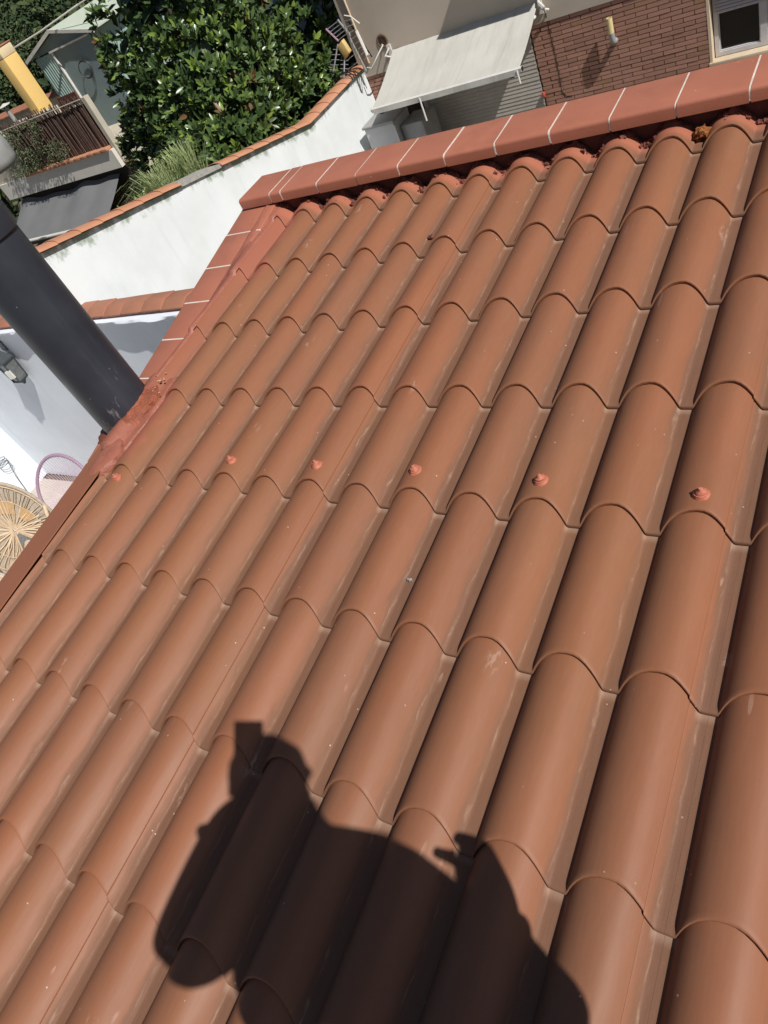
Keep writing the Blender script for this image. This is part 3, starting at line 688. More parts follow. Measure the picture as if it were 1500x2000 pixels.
for j in range(ncourse):
    zc = 2.03 - BH*(j+0.5); off = 0.5*(j % 2)
    i = -26
    segs = [(-5.03, WXL-0.02), (WXR+0.02, 4.8)] if WZ0-0.05 < zc < WZ1+0.03 else [(-5.03, 4.8)]
    while True:
        x0 = -0.53 + (i + off)*BL; x1 = x0 + BL; i += 1
        if x0 > 4.8: break
        for (sa, sb) in segs:
            a = max(x0, sa); e = min(x1, sb)
            if e - a < 0.05: continue
            # grey boards and doorway take the stretch under the awning
            if zc < 1.98 and a < -2.545 and e > -4.55:
                if a < -4.55: e = -4.55
                elif e > -2.50 and e > -2.545: a = max(x0, -2.545)
                else: continue
                if e - a < 0.04: continue
            vis = zc > 0.93 and -2.75 < a < -0.45 or (a < -4.3 and zc > 1.45)
            yy = YF + rnd.uniform(-0.002, 0.003)
            if vis and nparts < 298:
                nparts += 1; w = e - a
                if abs(w-BL) < 0.01: me = brick_me
                elif abs(w-BL/2) < 0.02: me = half_me
                else: me = MB().obox((0,0,0), ((w-0.009)/2,0,0), (0,0.02,0), (0,0,(BH-0.008)/2)).mesh('brick', M['brick'])
                link('brick', me, bh, Vector(((a+e)/2, yy+0.008, zc)) - ORG[bh.name], (rnd.uniform(-.01,.01), rnd.uniform(-.004,.004), rnd.uniform(-.006,.006)))
            else:
                stuffb.obox(((a+e)/2, yy+0.008, zc), ((e-a-0.009)/2,0,0), (0,0.02,0), (0,0,(BH-0.008)/2))
kind(stuffb.build('brickwork', M['brick'], bh), 'stuff')
b = MB()
b.box(-5.05, 5.0, YF-0.028, YF+0.25, 2.032, 3.5); b.box(-5.05, 5.0, YF-0.028, YF+0.25, 3.5, 6.5); b.box(-5.05, -4.8, YF+0.262, 15, -0.02, 6.5); b.box(-4.8, 5.0, 14.75, 15, -0.02, 6.5); b.box(4.75, 5, YF+0.262, 14.75, -0.02, 6.5)
b.build('stucco_wall', M['stucco'], bh, smooth=30)
b = MB(); b.box(-5.2, 5.2, YF-0.3, 15.1, 6.5, 6.65); b.build('roof_slab', M['terracotta_b'], bh)
b = MB(); b.box(-2.45, -1.27, YF-0.47, YF-0.03, 3.58, 3.74); b.build('shadow_caster_slab', M['stucco'], bh, bevel=0.006)  # unseen slab added above to throw the dark patch onto the stucco
# vertical pipe / pale strip on the corner
b = MB(); b.tube([(-4.86, YF-0.045, 2.2), (-4.87, YF-0.05, 2.8), (-4.9, YF-0.05, 3.6), (-4.9, YF-0.05, 6.4)], 0.014, 8); b.build('corner_conduit', M['cream'], bh, smooth=40)
# grey board cladding
b = MB(); b.box(-4.22, -2.548, YF+0.002, YF+0.01, -0.02, 1.975); b.build('board_backing', M['board_gap'], bh)
nb_ = 42
for j in range(nb_):
    z1 = 1.972 - j*0.047
    t = MB(); dy = rnd.uniform(0, 0.002)
    xr = -2.552
    t.prism([(-4.20, YF-0.009-dy, z1-0.043), (-4.20, YF-0.003-dy, z1), (-4.20, YF+0.003, z1), (-4.20, YF+0.003, z1-0.043)], (xr+4.20, 0, 0))
    t.build('cladding_board', M['board'], bh)
b = MB(); b.box(-4.265, -4.205, YF-0.02, YF+0.03, -0.02, 1.99); b.build('door_post', M['pale_box'], bh, bevel=0.004)
b = MB(); b.box(-4.55, -4.268, YF-0.004, YF+0.01, -0.02, 1.98); b.build('door', M['door_brown'], bh)
# window
wf = MB(); fy = YF + 0.10
for (x0, x1, z0, z1) in ((WXL+.015, WXL+.06, WZ0+.03, WZ1), (WXR-.06, WXR-.015, WZ0+.03, WZ1), (WXL+.06, WXR-.06, WZ0+.03, WZ0+.075), (WXL+.06, WXR-.06, WZ1-.04, WZ1), (-0.025, 0.045, WZ0+.075, WZ1-.04)):
    wf.box(x0, x1, fy, fy+0.06, z0, z1)
win = wf.build('window', M['window'], bh)
for (x0, x1) in ((WXL+.06, -0.025), (0.045, WXR-.06)):
    b = MB(); b.box(x0, x1, fy+0.045, fy+0.052, WZ0+.075, WZ1-.04); b.build('pane', M['glass'], win)
    b = MB()
    for (a0, a1, z0, z1) in ((x0, x0+.012, WZ0+.075, WZ1-.04), (x1-.012, x1, WZ0+.075, WZ1-.04), (x0+.012, x1-.012, WZ0+.075, WZ0+.087)):
        b.box(a0, a1, fy+0.012, fy+0.04, z0, z1)
    b.build('sash', M['window'], win)
for j in range(8):
    b = MB(); z0 = 1.56 + j*0.034
    b.prism([(WXL+.05, fy-0.022, z0), (WXL+.05, fy-0.030, z0+0.010), (WXL+.05, fy-0.030, z0+0.024), (WXL+.05, fy-0.022, z0+0.031), (WXL+.05, fy-0.012, z0+0.031), (WXL+.05, fy-0.012, z0)], (WXR-WXL-.10, 0, 0))
    b.build('shutter_slat', M['shutter'], win, smooth=50)
b = MB(); b.box(WXL-0.035, WXR+0.035, YF-0.035, fy-0.002, WZ0-0.028, WZ0+0.028); b.build('sill', M['cream'], win, bevel=0.006)
b = MB(); b.prism([(WXL-0.03, YF-0.016, WZ0-0.03), (WXL-0.03, YF-0.016, 2.02), (WXL+0.034, fy-0.004, 2.02), (WXL+0.034, fy-0.004, WZ0+0.03), (WXL+0.0, YF-0.016, WZ0+0.03)], (0.002, 0.01, 0)); 
b = MB(); b.box(WXL-0.025, WXL+0.004, YF-0.014, fy+0.05, WZ0+0.03, 2.0); b.box(WXR-0.004, WXR+0.025, YF-0.014, fy+0.05, WZ0+0.03, 2.0); b.box(WXL+0.004, WXR-0.004, YF-0.01, fy+0.05, WZ1+0.001, WZ1+0.02); b.build('reveal', M['cream'], win)
b = MB(); b.box(WXL, WXR, fy+0.30, fy+0.31, WZ0, WZ1); b.build('dark_room', M['dark'], win)
# round vent in the stucco
vt = MB(); vy = YF - 0.028
vt.lathe((-4.55, vy, 2.40), [(0.085, 0.0), (0.085, 0.010), (0.072, 0.014), (0.066, 0.010), (0.064, 0.004), (0.0, 0.004)], 28, (0,-1,0))
vent = vt.build('vent', M['vent'], bh, smooth=35)
b = MB()
for ix in range(-4, 5):
    for iz in range(-4, 5):
        xx, zz = ix*0.0145 + (0.007 if iz % 2 else 0), iz*0.0145
        if xx*xx + zz*zz < 0.058**2: b.box(-4.55+xx-.0045, -4.55+xx+.0045, vy-0.0062, vy-0.0045, 2.40+zz-.0045, 2.40+zz+.0045)
b.build('vent_holes', M['dark'], vent)
# yellow stub pipe on an elbow; the elbow's grey stands in for shade
b = MB(); ex, ez = -1.545, 1.615
b.tube([(ex, YF+0.02, ez), (ex, YF-0.05, ez), (ex-0.002, YF-0.085, ez+0.012), (ex-0.004, YF-0.10, ez+0.04), (ex-0.006, YF-0.104, ez+0.12)], 0.032, 16); stub = b.build('stub_pipe', M['grey_pl'], bh, smooth=40)
b = MB(); b.lathe((ex-0.006, YF-0.104, ez+0.115), [(0.034, 0.0), (0.034, 0.165), (0.029, 0.165), (0.029, 0.06), (0.0, 0.06)], 20); b.build('pipe_mouth', M['yellow_pipe'], stub, smooth=40)
# wires and fittings
b = MB(); b.tube([(-2.29, YF-0.035, 2.13), (-2.30, YF-0.012, 2.0), (-2.29, YF-0.012, 1.6), (-2.30, YF-0.012, 1.20), (-2.25, YF-0.012, 1.13), (-2.18, YF-0.012, 1.12)], 0.005, 6); b.build('black_cable', M['black'], bh)
b = MB(); b.tube([(-2.53, YF-0.03, 0.3), (-2.53, YF-0.03, 1.20)], 0.010, 8); rod = b.build('gas_pipe', M['black'], bh, smooth=40)
b = MB(); b.lathe((-2.535, YF-0.035, 1.20), [(0.0, -0.002), (0.022, 0.0), (0.024, 0.045), (0.014, 0.06), (0.0, 0.062)], 12); b.build('red_cap', M['red'], rod, smooth=40)

# ------------------------------------------------------------------ awning on the brick house
aw = thing('awning', 'pale cream canvas awning pulled out below the stucco wall of the brick house', 'awning', (-3.35, 8.9, 2.0))
AXT = (-4.44, -2.36); AXF = (-4.36, -2.30); AYF = 8.30; AZF = 1.945
b = MB()
def canvas(u, t):
    xt = AXT[0] + (AXT[1]-AXT[0])*u; xf = AXF[0] + (AXF[1]-AXF[0])*u
    jag = 0.0
    if t == 0: jag = 0.03*max(0, noise.noise(Vector((u*14, 0.3, 0)))) + (0.05 if 0.62 < u < 0.66 or 0.83 < u < 0.86 else 0)
    yt = YF - 0.03 - jag
    sag = -0.02*math.sin(math.pi*t) - 0.008*math.sin(math.pi*t)*math.sin(u*9)
    return (xt + (xf-xt)*t, yt + (AYF-yt)*t, 2.26 + (AZF+0.02-2.26)*t + sag)
b.grid(canvas, fin(0, 1, 60), fin(0, 1, 8), True)
n0 = len(b.v); b.grid(lambda u, t: Vector(canvas(u, t)) - Vector((0,0,0.003)), fin(0, 1, 60), fin(0, 1, 8))
b.build('canvas', M['canvas'], aw, smooth=60)
b = MB(); b.grid(lambda u, q: (AXF[0]+0.005 + (AXF[1]-AXF[0]-0.01)*u, AYF-0.028-0.004*q+0.004*math.sin(u*23)*q, AZF+0.012-0.062*q), fin(0, 1, 40), fin(0, 1, 3)); b.build('valance', M['canvas'], aw, smooth=60)
b = MB(); b.prism([(AXF[0]-0.02, AYF-0.02, AZF-0.03), (AXF[0]-0.02, AYF-0.024, AZF+0.012), (AXF[0]-0.02, AYF-0.005, AZF+0.026), (AXF[0]-0.02, AYF+0.03, AZF+0.018), (AXF[0]-0.02, AYF+0.03, AZF-0.03)], (AXF[1]-AXF[0]+0.04, 0, 0)); b.build('front_bar', M['white_metal'], aw, smooth=30)
for x in (AXF[0]+0.10, AXF[1]-0.12):
    b = MB(); b.tube([(x, AYF+0.01, AZF-0.03), (x+0.25*(1 if x < -3 else -1), AYF+0.5, AZF+0.08), (x, YF-0.04, 2.12)], 0.018, 8); b.build('folding_arm', M['white_metal'], aw, smooth=40)
    b = MB(); b.box(x-0.03, x+0.03, AYF-0.005, AYF+0.045, AZF-0.075, AZF-0.031); b.build('arm_hinge', M['black'], aw, bevel=0.006)
for k, x in enumerate((AXF[0]-0.022, AXF[1]+0.022)):
    b = MB(); b.lathe((x, AYF+0.004, AZF-0.004), [(0.0, -.008), (0.024, -.008), (0.024, 0.008), (0.0, 0.008)], 14, (1,0,0)); b.build('bar_end_cap', M['black'], aw, smooth=40)
b = MB(); b.tube([(AXF[0]+0.72, AYF-0.03, AZF+0.0), (AXF[0]+0.72, AYF-0.035, AZF-0.28)], 0.011, 8); b.build('crank_eye', M['white_metal'], aw, smooth=40)
b = MB(); b.tube([(AXF[1]-0.03, AYF-0.03, AZF-0.0), (AXF[1]-0.02, AYF-0.035, AZF-0.14)], 0.011, 8); b.build('crank_eye', M['white_metal'], aw, smooth=40)
b = MB(); b.tube([(AXT[1]+0.02, YF-0.04, 2.30), (AXT[1]+0.05, YF-0.13, 2.28), (AXT[1]+0.10, YF-0.14, 2.22), (AXT[1]+0.08, YF-0.07, 2.14)], 0.016, 8)
b.tube([(AXT[1]+0.02, YF-0.04, 2.22), (AXT[1]+0.07, YF-0.10, 2.19), (AXT[1]+0.12, YF-0.05, 2.15)], 0.014, 8); b.box(AXT[1]+0.0, AXT[1]+0.05, YF-0.05, YF-0.028, 2.13, 2.36); b.build('wall_bracket', M['white_metal'], aw, smooth=40)
b = MB(); b.tube([(AXT[0]-0.03, YF-0.06, 2.30), (AXT[0]-0.09, YF-0.12, 2.24), (AXT[0]-0.02, YF-0.05, 2.17)], 0.016, 8); b.box(AXT[0]-0.07, AXT[0]-0.01, YF-0.05, YF-0.028, 2.13, 2.34); b.build('wall_bracket', M['white_metal'], aw, smooth=40)

# cabinets by the door
cb = thing('storage_cabinet', 'pale grey flat topped cabinet standing under the left end of the awning', 'cabinet', (-4.55, 8.85, 0))
b = MB(); b.box(-4.84, -4.36, 8.62, 9.1, 0.0, 1.62); b.build('body', M['pale_box'], cb, bevel=0.012)
b = MB(); b.box(-4.86, -4.34, 8.60, 9.12, 1.622, 1.66); b.build('lid', M['grey_pl'], cb, bevel=0.01)
b = MB(); b.box(-4.358, -4.335, 8.60, 8.64, 0.05, 1.60); b.build('corner_post', M['pale_box'], cb, bevel=0.005)
c2 = thing('fridge_cabinet', 'grey upright cabinet with a dark slot handle beside the doorway under the awning', 'cabinet', (-4.15, 8.95, 0))
b = MB(); b.box(-4.33, -3.98, 8.72, 9.15, 0, 1.52); b.build('body', M['grey_pl'], c2, bevel=0.012)
b = MB(); b.box(-4.20, -4.165, 8.708, 8.7195, 1.08, 1.32); b.build('handle_slot', M['black'], c2)

# ------------------------------------------------------------------ TV antenna at the end of the white wall
an = thing('tv_antenna', 'aluminium TV antenna with grid reflectors and yellow box on the end of the white wall', 'antenna', (-4.95, 9.2, 2.2))
b = MB(); b.tube([(-4.86, 9.22, 2.15), (-4.93, 9.2, 2.75)], 0.016, 8); b.build('mast', M['alu'], an, smooth=40)
ay = 9.2
rods = MB()
def grid_pan(nm, A, Bv, n, w0, w1, ra=0.006):
    b = MB()
    A0, A1 = Vector(A[0]), Vector(A[1]); B0, B1 = Vector(Bv[0]), Vector(Bv[1])
    for k in range(n):
        t = k/(n-1); b.tube([A0.lerp(A1, t), B0.lerp(B1, t)], ra, 5)
    o = b.build(nm, M['alu'], an); return o
grid_pan('reflector_grid', ((-5.20, ay, 2.78), (-5.08, ay-0.03, 2.62)), ((-4.96, ay, 2.83), (-4.88, ay-0.03, 2.67)), 5, 0, 0)
grid_pan('reflector_grid', ((-4.90, ay, 2.80), (-4.80, ay-0.02, 2.30)), ((-4.72, ay-0.12, 2.82), (-4.60, ay-0.16, 2.38)), 8, 0, 0)
b = MB(); b.tube([(-5.21, ay, 2.79), (-5.07, ay-0.03, 2.61)], 0.013, 6); b.build('reflector_edge', M['lilac'], an)
b = MB(); b.tube([(-4.98, ay, 2.84), (-4.86, ay-0.03, 2.62)], 0.013, 6); b.build('reflector_edge', M['alu'], an)
b = MB(); b.tube([(-4.68, ay-0.14, 2.68), (-4.63, ay-0.17, 2.38)], 0.022, 6); b.build('reflector_edge', M['white_metal'], an)
b = MB(); b.tube([(-4.83, ay, 2.78), (-4.68, ay, 2.30)], 0.010, 6); b.build('boom', M['black'], an)
b = MB(); b.obox((-4.98, ay-0.10, 2.52), (0.055,0,0.03), (0,0.04,0), (-0.025,0,0.085)); b.build('balun_box', M['yellow_pl'], an, bevel=0.012)
for (p0, p1) in (((-5.02, ay-0.1, 2.44), (-5.08, ay-0.22, 2.22)), ((-5.05, ay-0.1, 2.60), (-5.20, ay-0.22, 2.34))):
    b = MB(); b.tube([p0, p1], 0.010, 6); P0, P1 = Vector(p0), Vector(p1)
    for k in range(5):
        q = P0.lerp(P1, 0.2 + 0.19*k); b.tube([q - Vector((0.06,0,-0.015)), q + Vector((0.06,0,-0.015))], 0.005, 5)
    b.build('director_boom', M['alu'], an)
b = MB()
for k in range(2): b.tube([(-5.16, ay-0.05, 2.24+0.10*k), (-4.84, ay-0.02, 2.32+0.10*k)], 0.006, 5)
b.build('reflector_rod', M['alu'], an)
b = MB(); b.tube([(-4.80, ay-0.02, 2.20), (-4.72, ay-0.04, 2.18), (-4.62, ay+0.0, 2.27), (-4.54, YF-0.06, 2.36), (-4.57, YF-0.045, 2.365)], 0.009, 8); b.build('white_cable', M['cable_w'], an, smooth=60)
b = MB(); b.tube([(-4.86, ay, 2.86), (-4.76, ay-0.02, 2.83), (-4.66, ay-0.03, 2.72)], 0.008, 6); b.build('cable_loop', M['cable_w'], an, smooth=60)
for k in range(3):
    b = MB(); yy = 9.05 - 0.055*k; b.tube([(WC+math.cos(a)*0.15, yy, w1z(yy)+0.012+math.sin(a)*0.10) for a in fin(0, math.pi, 10)], 0.008, 6); b.build('strap', M['black'], an)

# dark shaded house beyond the alley
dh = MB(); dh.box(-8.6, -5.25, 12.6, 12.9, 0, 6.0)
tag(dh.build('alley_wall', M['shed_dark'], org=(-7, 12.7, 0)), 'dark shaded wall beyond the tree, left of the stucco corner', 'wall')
# ------------------------------------------------------------------ neighbour's terrace (left, beyond the wall)
YN = 11.0
nh = thing('neighbour_house', 'low cream house with a flat terrace roof edged in terracotta, left of the tree', 'house', (-15, 12, 0))
b = MB(); b.box(-17.6, -12.9, YN, YN+0.2, 1.33, 1.72); b.build('parapet_wall', M['nb_grey'], nh)
b = MB(); b.box(-17.6, -12.95, YN+0.25, YN+6, -0.02, 1.70); b.box(-12.95, -12.84, YN+0.10, YN+0.24, 1.40, 2.78); b.build('wall', M['nb_wall'], nh)
b = MB(); b.box(-17.6, -16.12, YN+0.05, YN+0.24, 1.724, 2.75); b.build('pier', M['nb_wall'], nh)
xx = -16.25
for k in range(13):
    t = MB(); t.box(xx, xx+0.245, YN-0.05, YN+0.21, 1.724+rnd.uniform(0,.004), 1.785+rnd.uniform(0,.004)); t.build('coping_tile', M['terracotta'], nh, bevel=0.006); xx += 0.252
b = MB(); b.box(-17.4, -12.6, YN+0.21, YN+0.249, 0, 1.3); b.build('painted_shade_front', M['dark'], nh)  # near-black sheet stands in for the shade behind the grey canvas
na = thing('terrace_awning', 'grey canvas awning hanging below the terracotta edged terrace, white bar at its foot', 'awning', (-15.3, 10.5, 1))
b = MB()
def ncan(u, t):
    x = -17.4 + 4.08*u
    z0 = 1.17 + 0.045*math.sin(u*21)*0.6 + 0.03*math.sin(u*9+1); y0 = YN + 0.16
    return (x, y0 + (10.05-y0)*t, z0 + (0.62-z0)*t - 0.03*math.sin(math.pi*t) + 0.008*math.sin(u*30)*(1-t))
b.grid(ncan, fin(0, 1, 60), fin(0, 1, 8), True); b.grid(lambda u, t: Vector(ncan(u, t)) - Vector((0,0,.004)), fin(0, 1, 60), fin(0, 1, 8))
b.build('canvas', M['grey_canvas'], na, smooth=60)
b = MB(); b.tube([(-17.42, 10.04, 0.61), (-13.3, 10.04, 0.61)], 0.04, 10); b.build('front_bar', M['white_metal'], na, smooth=40)

hf = thing('heather_fence', 'screen of dark brown heather stems standing on the terracotta edged terrace', 'fence', (-14.6, YN+0.1, 1.79))
nst = 112
for k in range(nst):
    x0 = -16.15 + 3.12*k/(nst-1) + rnd.uniform(-.012, .012); r0 = rnd.uniform(0.010, 0.019); y0 = YN+0.13+rnd.uniform(-.02,.02)
    top = 2.84 + rnd.uniform(-.06, .07)
    b = MB(); b.tube([(x0, y0, 1.78), (x0+rnd.uniform(-.02,.02), y0+rnd.uniform(-.015,.015), 2.3), (x0+rnd.uniform(-.03,.03), y0, top)], r0, 5, True, [r0, r0*rnd.uniform(.7,1.1), r0*0.7])
    b.build('stem', M['heather'], hf)
b = MB(); b.tube([(-16.15, YN+0.085, 2.765), (-12.98, YN+0.085, 2.77)], 0.010, 6); b.build('rail', M['nb_wall'], hf)
b = MB(); b.box(-16.1, -13.02, YN+0.175, YN+0.195, 1.79, 2.66); b.build('backing', M['door_brown'], hf)
b = MB(); b.box(-13.75, -13.1, YN+0.17, YN+0.19, 2.70, 2.92); b.build('back_board', M['board_red'], hf)
# creeper in front of the screen
cp = thing('creeper', 'grey green creeper climbing the left half of the heather screen', 'climbing plant', (-15.6, YN, 1.79))
def leaf_quad(b, c, d, up, L, W, fold=0.25):
    d = d.normalized(); s_ = d.cross(up).normalized(); n_ = s_.cross(d).normalized()
    c = Vector(c); a = c; e = c + d*L; m1 = c + d*L*0.35; m2 = c + d*L*0.72
    b.add([a, m1 + s_*W*.48 + n_*W*fold, m2 + s_*W*.40 + n_*W*fold, e - n_*W*0.15, m2 - s_*W*.40 + n_*W*fold, m1 - s_*W*.48 + n_*W*fold, m1, m2 + n_*0.0],
          [(0,6,1),(1,6,7,2),(2,7,3),(0,5,6),(5,4,7,6),(4,3,7)])
b = MB()
for k in range(2600):
    t = rnd.random(); x0 = -16.5 + 2.3*rnd.random()**1.15; z0 = 1.78 + 1.0*rnd.random()
    if noise.noise(Vector((x0*2.2, z0*2.2, 1))) < -0.12 + 0.25*(x0+15.6): continue
    d = Vector((rnd.uniform(-1,1), rnd.uniform(-1,.2), rnd.uniform(-1,1)))
    leaf_quad(b, (x0, YN+0.08-rnd.random()*0.28, z0), d, Vector((0,-1,.4)), rnd.uniform(.03,.07), rnd.uniform(.02,.045))
kind(b.build('foliage', M['creeper'], cp), 'stuff')
b = MB()
for k in range(7): b.tube([(-15.9+.12*k, YN-0.03, 1.79), (-15.95+.15*k, YN-0.02, 2.2), (-16.1+.2*k, YN-0.04, 2.6)], 0.009, 5)
b.build('stems', M['bark'], cp)

yc = thing('yellow_chimney', 'tall square chimney rendered bright yellow behind the heather screen', 'chimney', (-15.85, 12.4, 1.7))
b = MB(); b.box(-15.97, -15.66, 12.0, 12.42, 1.7, 3.86); b.build('shaft', M['yellow_wall'], yc, bevel=0.012)
b = MB(); b.box(-15.972, -15.658, 11.998, 12.422, 3.862, 4.07); b.build('top_band', M['yellow_top'], yc, bevel=0.012)
b = MB(); b.box(-15.99, -15.64, 11.98, 12.44, 4.072, 4.10); b.build('cap', M['terracotta_b'], yc, bevel=0.01)
b = MB(); b.box(-16.7, -15.0, 11.8, 12.04, 1.7, 2.68); b.build('plinth', M['nb_wall'], yc)
vp = thing('vent_pipe', 'small grey vent pipe with a flat cowl left of the yellow chimney', 'vent pipe', (-16.6, 11.9, 1.7))
b = MB(); b.tube([(-16.62, 11.9, 1.7), (-16.60, 11.9, 3.02)], 0.055, 12); b.build('pipe', M['stone_grey'], vp, smooth=40)
b = MB(); b.lathe((-16.60, 11.9, 3.08), [(0.0, -.01), (0.16, -.005), (0.16, 0.005), (0.0, 0.05)], 18); b.tube([(-16.6, 11.9, 3.0), (-16.6, 11.9, 3.09)], 0.02, 6); b.build('cowl', M['white_metal'], vp, smooth=40)
bk = thing('terrace_back_wall', 'cream rear wall of the terrace with a row of terracotta tiles behind the yellow chimney', 'wall', (-18, 13.5, 0))
b = MB(); b.box(-22, -16.6, 13.5, 13.7, 0, 2.60); b.build('wall', M['nb_wall'], bk)
xx = -22
for k in range(20):
    t = MB(); t.prism([(xx, 13.42, 2.604), (xx, 13.42, 2.63), (xx, 13.6, 2.72), (xx, 13.78, 2.63), (xx, 13.78, 2.604)], (0.26, 0, 0.01)); t.build('coping_tile', M['terracotta_b'], bk); xx += 0.27

# gabled shed
sh = thing('garden_shed', 'grey green corrugated shed with a pale gabled roof beside the tree', 'shed', (-15, 13.5, 1.7))
SY = 13.0
b = MB(); n = 26
b.grid(lambda u, t: (-16.02 + 0.70*u, SY + 0.014*math.sin(u*2*math.pi*8), (1.7, 3.50)[t]), fin(0, 1, 96), [0, 1]); b.build('corrugated_cladding', M['corr'], sh, smooth=80)
b = MB(); b.box(-15.335, -15.285, SY-0.03, SY+0.03, 1.7, 3.515); b.build('corner_post', M['white_metal'], sh, bevel=0.006)
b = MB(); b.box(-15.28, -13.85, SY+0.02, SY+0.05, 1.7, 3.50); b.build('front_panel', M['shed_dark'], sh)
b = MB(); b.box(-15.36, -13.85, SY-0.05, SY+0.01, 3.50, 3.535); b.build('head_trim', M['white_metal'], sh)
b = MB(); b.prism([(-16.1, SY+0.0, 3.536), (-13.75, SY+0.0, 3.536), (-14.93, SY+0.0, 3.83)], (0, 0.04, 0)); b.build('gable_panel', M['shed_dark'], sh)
for sgn in (-1, 1):
    ap = Vector((-14.90, 0, 3.90)); ev = Vector((-14.90 + sgn*1.36, 0, 3.56))
    b = MB(); b.prism([(ap.x, SY-0.08, ap.z), (ev.x, SY-0.08, ev.z), (ev.x, SY-0.08, ev.z-0.025), (ap.x, SY-0.08, ap.z-0.025)], (0, 2.9, 0)); b.build('roof_sheet', M['roof_green'], sh)
    b = MB(); b.prism([(ap.x, SY-0.105, ap.z+0.012), (ev.x, SY-0.105, ev.z+0.012), (ev.x, SY-0.105, ev.z-0.06), (ap.x, SY-0.105, ap.z-0.06)], (0, 0.022, 0)); b.build('barge_board', M['white_metal'], sh)
b = MB(); b.box(-16.02, -13.8, SY+0.06, SY+2.6, 1.7, 3.5); b.build('body', M['corr'], sh)
bq = MB()
for k in range(3):
    bq.lathe((-14.55+0.02*k, SY-0.06, 2.95), [(0.16+.012*k, -.01), (0.17+.012*k, 0.0), (0.16+.012*k, 0.01)], 18, (0.2, -1, 0.1))
tag(bq.build('wire_hoop', M['black'], org=(-14.5, SY-0.06, 2.9)), 'black hose loops hanging on the front of the grey green shed', 'hose')
cbl = MB(); cbl.tube([(-15.75, 12.5, 3.92), (-14.9, 12.7, 3.95), (-13.6, 13.2, 4.05), (-10, 14.5, 4.5)], 0.022, 6)
tag(cbl.build('overhead_cable', M['cable_w'], org=(-14, 13, 4), smooth=60), 'pale overhead cable running from the yellow chimney towards the trees', 'cable')
# rounded tank at the picture's left edge
tk = thing('water_tank', 'rounded grey water tank on a dark stand beside the creeper', 'tank', (-13.75, 9.0, 0))
b = MB(); b.lathe((-13.82, 9.0, 0), [(0.0, 2.50), (0.36, 2.50), (0.46, 2.56), (0.48, 2.66), (0.48, 2.92), (0.44, 3.05), (0.30, 3.12), (0.0, 3.14)], 28); b.build('body', M['stone_grey'], tk, smooth=50)
b = MB(); b.tube([(-15.3, 9.0, 0), (-15.3, 9.0, 2.45), (-15.1, 9.0, 2.47), (-14.0, 9.0, 2.47)], 0.05, 10); b.build('stand', M['black'], tk)
# ------------------------------------------------------------------ vegetation
mats_leaf = [M['leaf_a'], M['leaf_b'], M['leaf_c'], M['leaf_d']]
tr = thing('laurel_tree', 'dense broad leaved evergreen tree with glossy dark leaves behind the white wall', 'tree', (-7.3, 8.8, 0))
b = MB(); b.tube([(-7.3, 8.8, -0.02), (-7.25, 8.85, 0.9), (-7.3, 8.8, 1.8), (-7.35, 8.75, 3.2)], 0.15, 10, True, [.19,.15,.12,.05]); trunk = b.build('trunk', M['bark'], tr, smooth=60)
b = MB()
lobes = [((-7.2, 9.35, 2.9), (1.55, 1.85, 1.95)), ((-6.5, 8.25, 2.6), (1.0, 1.2, 1.05)), ((-6.35, 9.75, 2.3), (0.95, 1.15, 1.1)), ((-7.4, 8.8, 3.4), (1.0, 1.1, 1.1)), ((-7.0, 9.1, 3.9), (1.3, 1.5, 1.1)), ((-6.2, 7.65, 2.15), (0.8, 0.95, 0.8)), ((-6.1, 8.7, 1.9), (0.75, 1.3, 0.7)), ((-7.3, 8.45, 2.1), (0.75, 0.85, 0.85)), ((-6.7, 7.75, 1.75), (0.7, 0.75, 0.7)), ((-7.7, 8.25, 1.6), (0.7, 0.75, 0.75)), ((-8.0, 9.0, 1.5), (0.7, 0.75, 0.8)), ((-8.6, 8.75, 2.0), (0.75, 0.75, 0.9)), ((-8.9, 8.5, 1.2), (0.7, 0.7, 0.7))]
for (c, r_) in lobes:
    for k in range(2):
        q = Vector(c) + Vector((rnd.uniform(-.6,.6)*r_[0], rnd.uniform(-.6,.6)*r_[1], rnd.uniform(-.4,.4)*r_[2]))
        b.tube([(-7.3, 8.8, 1.2 + 0.3*k), Vector((-7.3, 8.8, 2.0)).lerp(q, 0.5), q], 0.04, 6, True, [.07,.045,.015])
b.build('limb', M['bark'], tr, smooth=60)
leaves = []   # (pos, dir, up, L, W, mat)
def in_lobes(p, sh_=1.0):
    return any(sum(((p[i]-c[i])/(r_[i]*sh_))**2 for i in range(3)) < 1 for c, r_ in lobes)
def whorl(p, nrm, n, L):
    a0 = rnd.random()*6.28; t1 = nrm.orthogonal().normalized(); t2 = nrm.cross(t1)
    base = rnd.choices((0, 1, 2, 3), (0.52, 0.34, 0.12, 0.02))[0]
    for k in range(n):
        a = a0 + k*2.4; sp = rnd.uniform(0.7, 1.5) if k < n-2 else rnd.uniform(0.2, 0.6)
        d = (nrm*1.0 + (t1*math.cos(a) + t2*math.sin(a))*sp + Vector((0,0,0.15))).normalized()
        mi = base if rnd.random() < 0.75 else rnd.choices((0, 1, 2), (0.5, 0.35, 0.15))[0]
        if k >= n-2 and rnd.random() < 0.22: mi = 2
        leaves.append((p + nrm*rnd.uniform(-.02, .03), d, nrm, L*rnd.uniform(.60, 1.25), L*rnd.uniform(.30, .42), mi))
cnt = 0
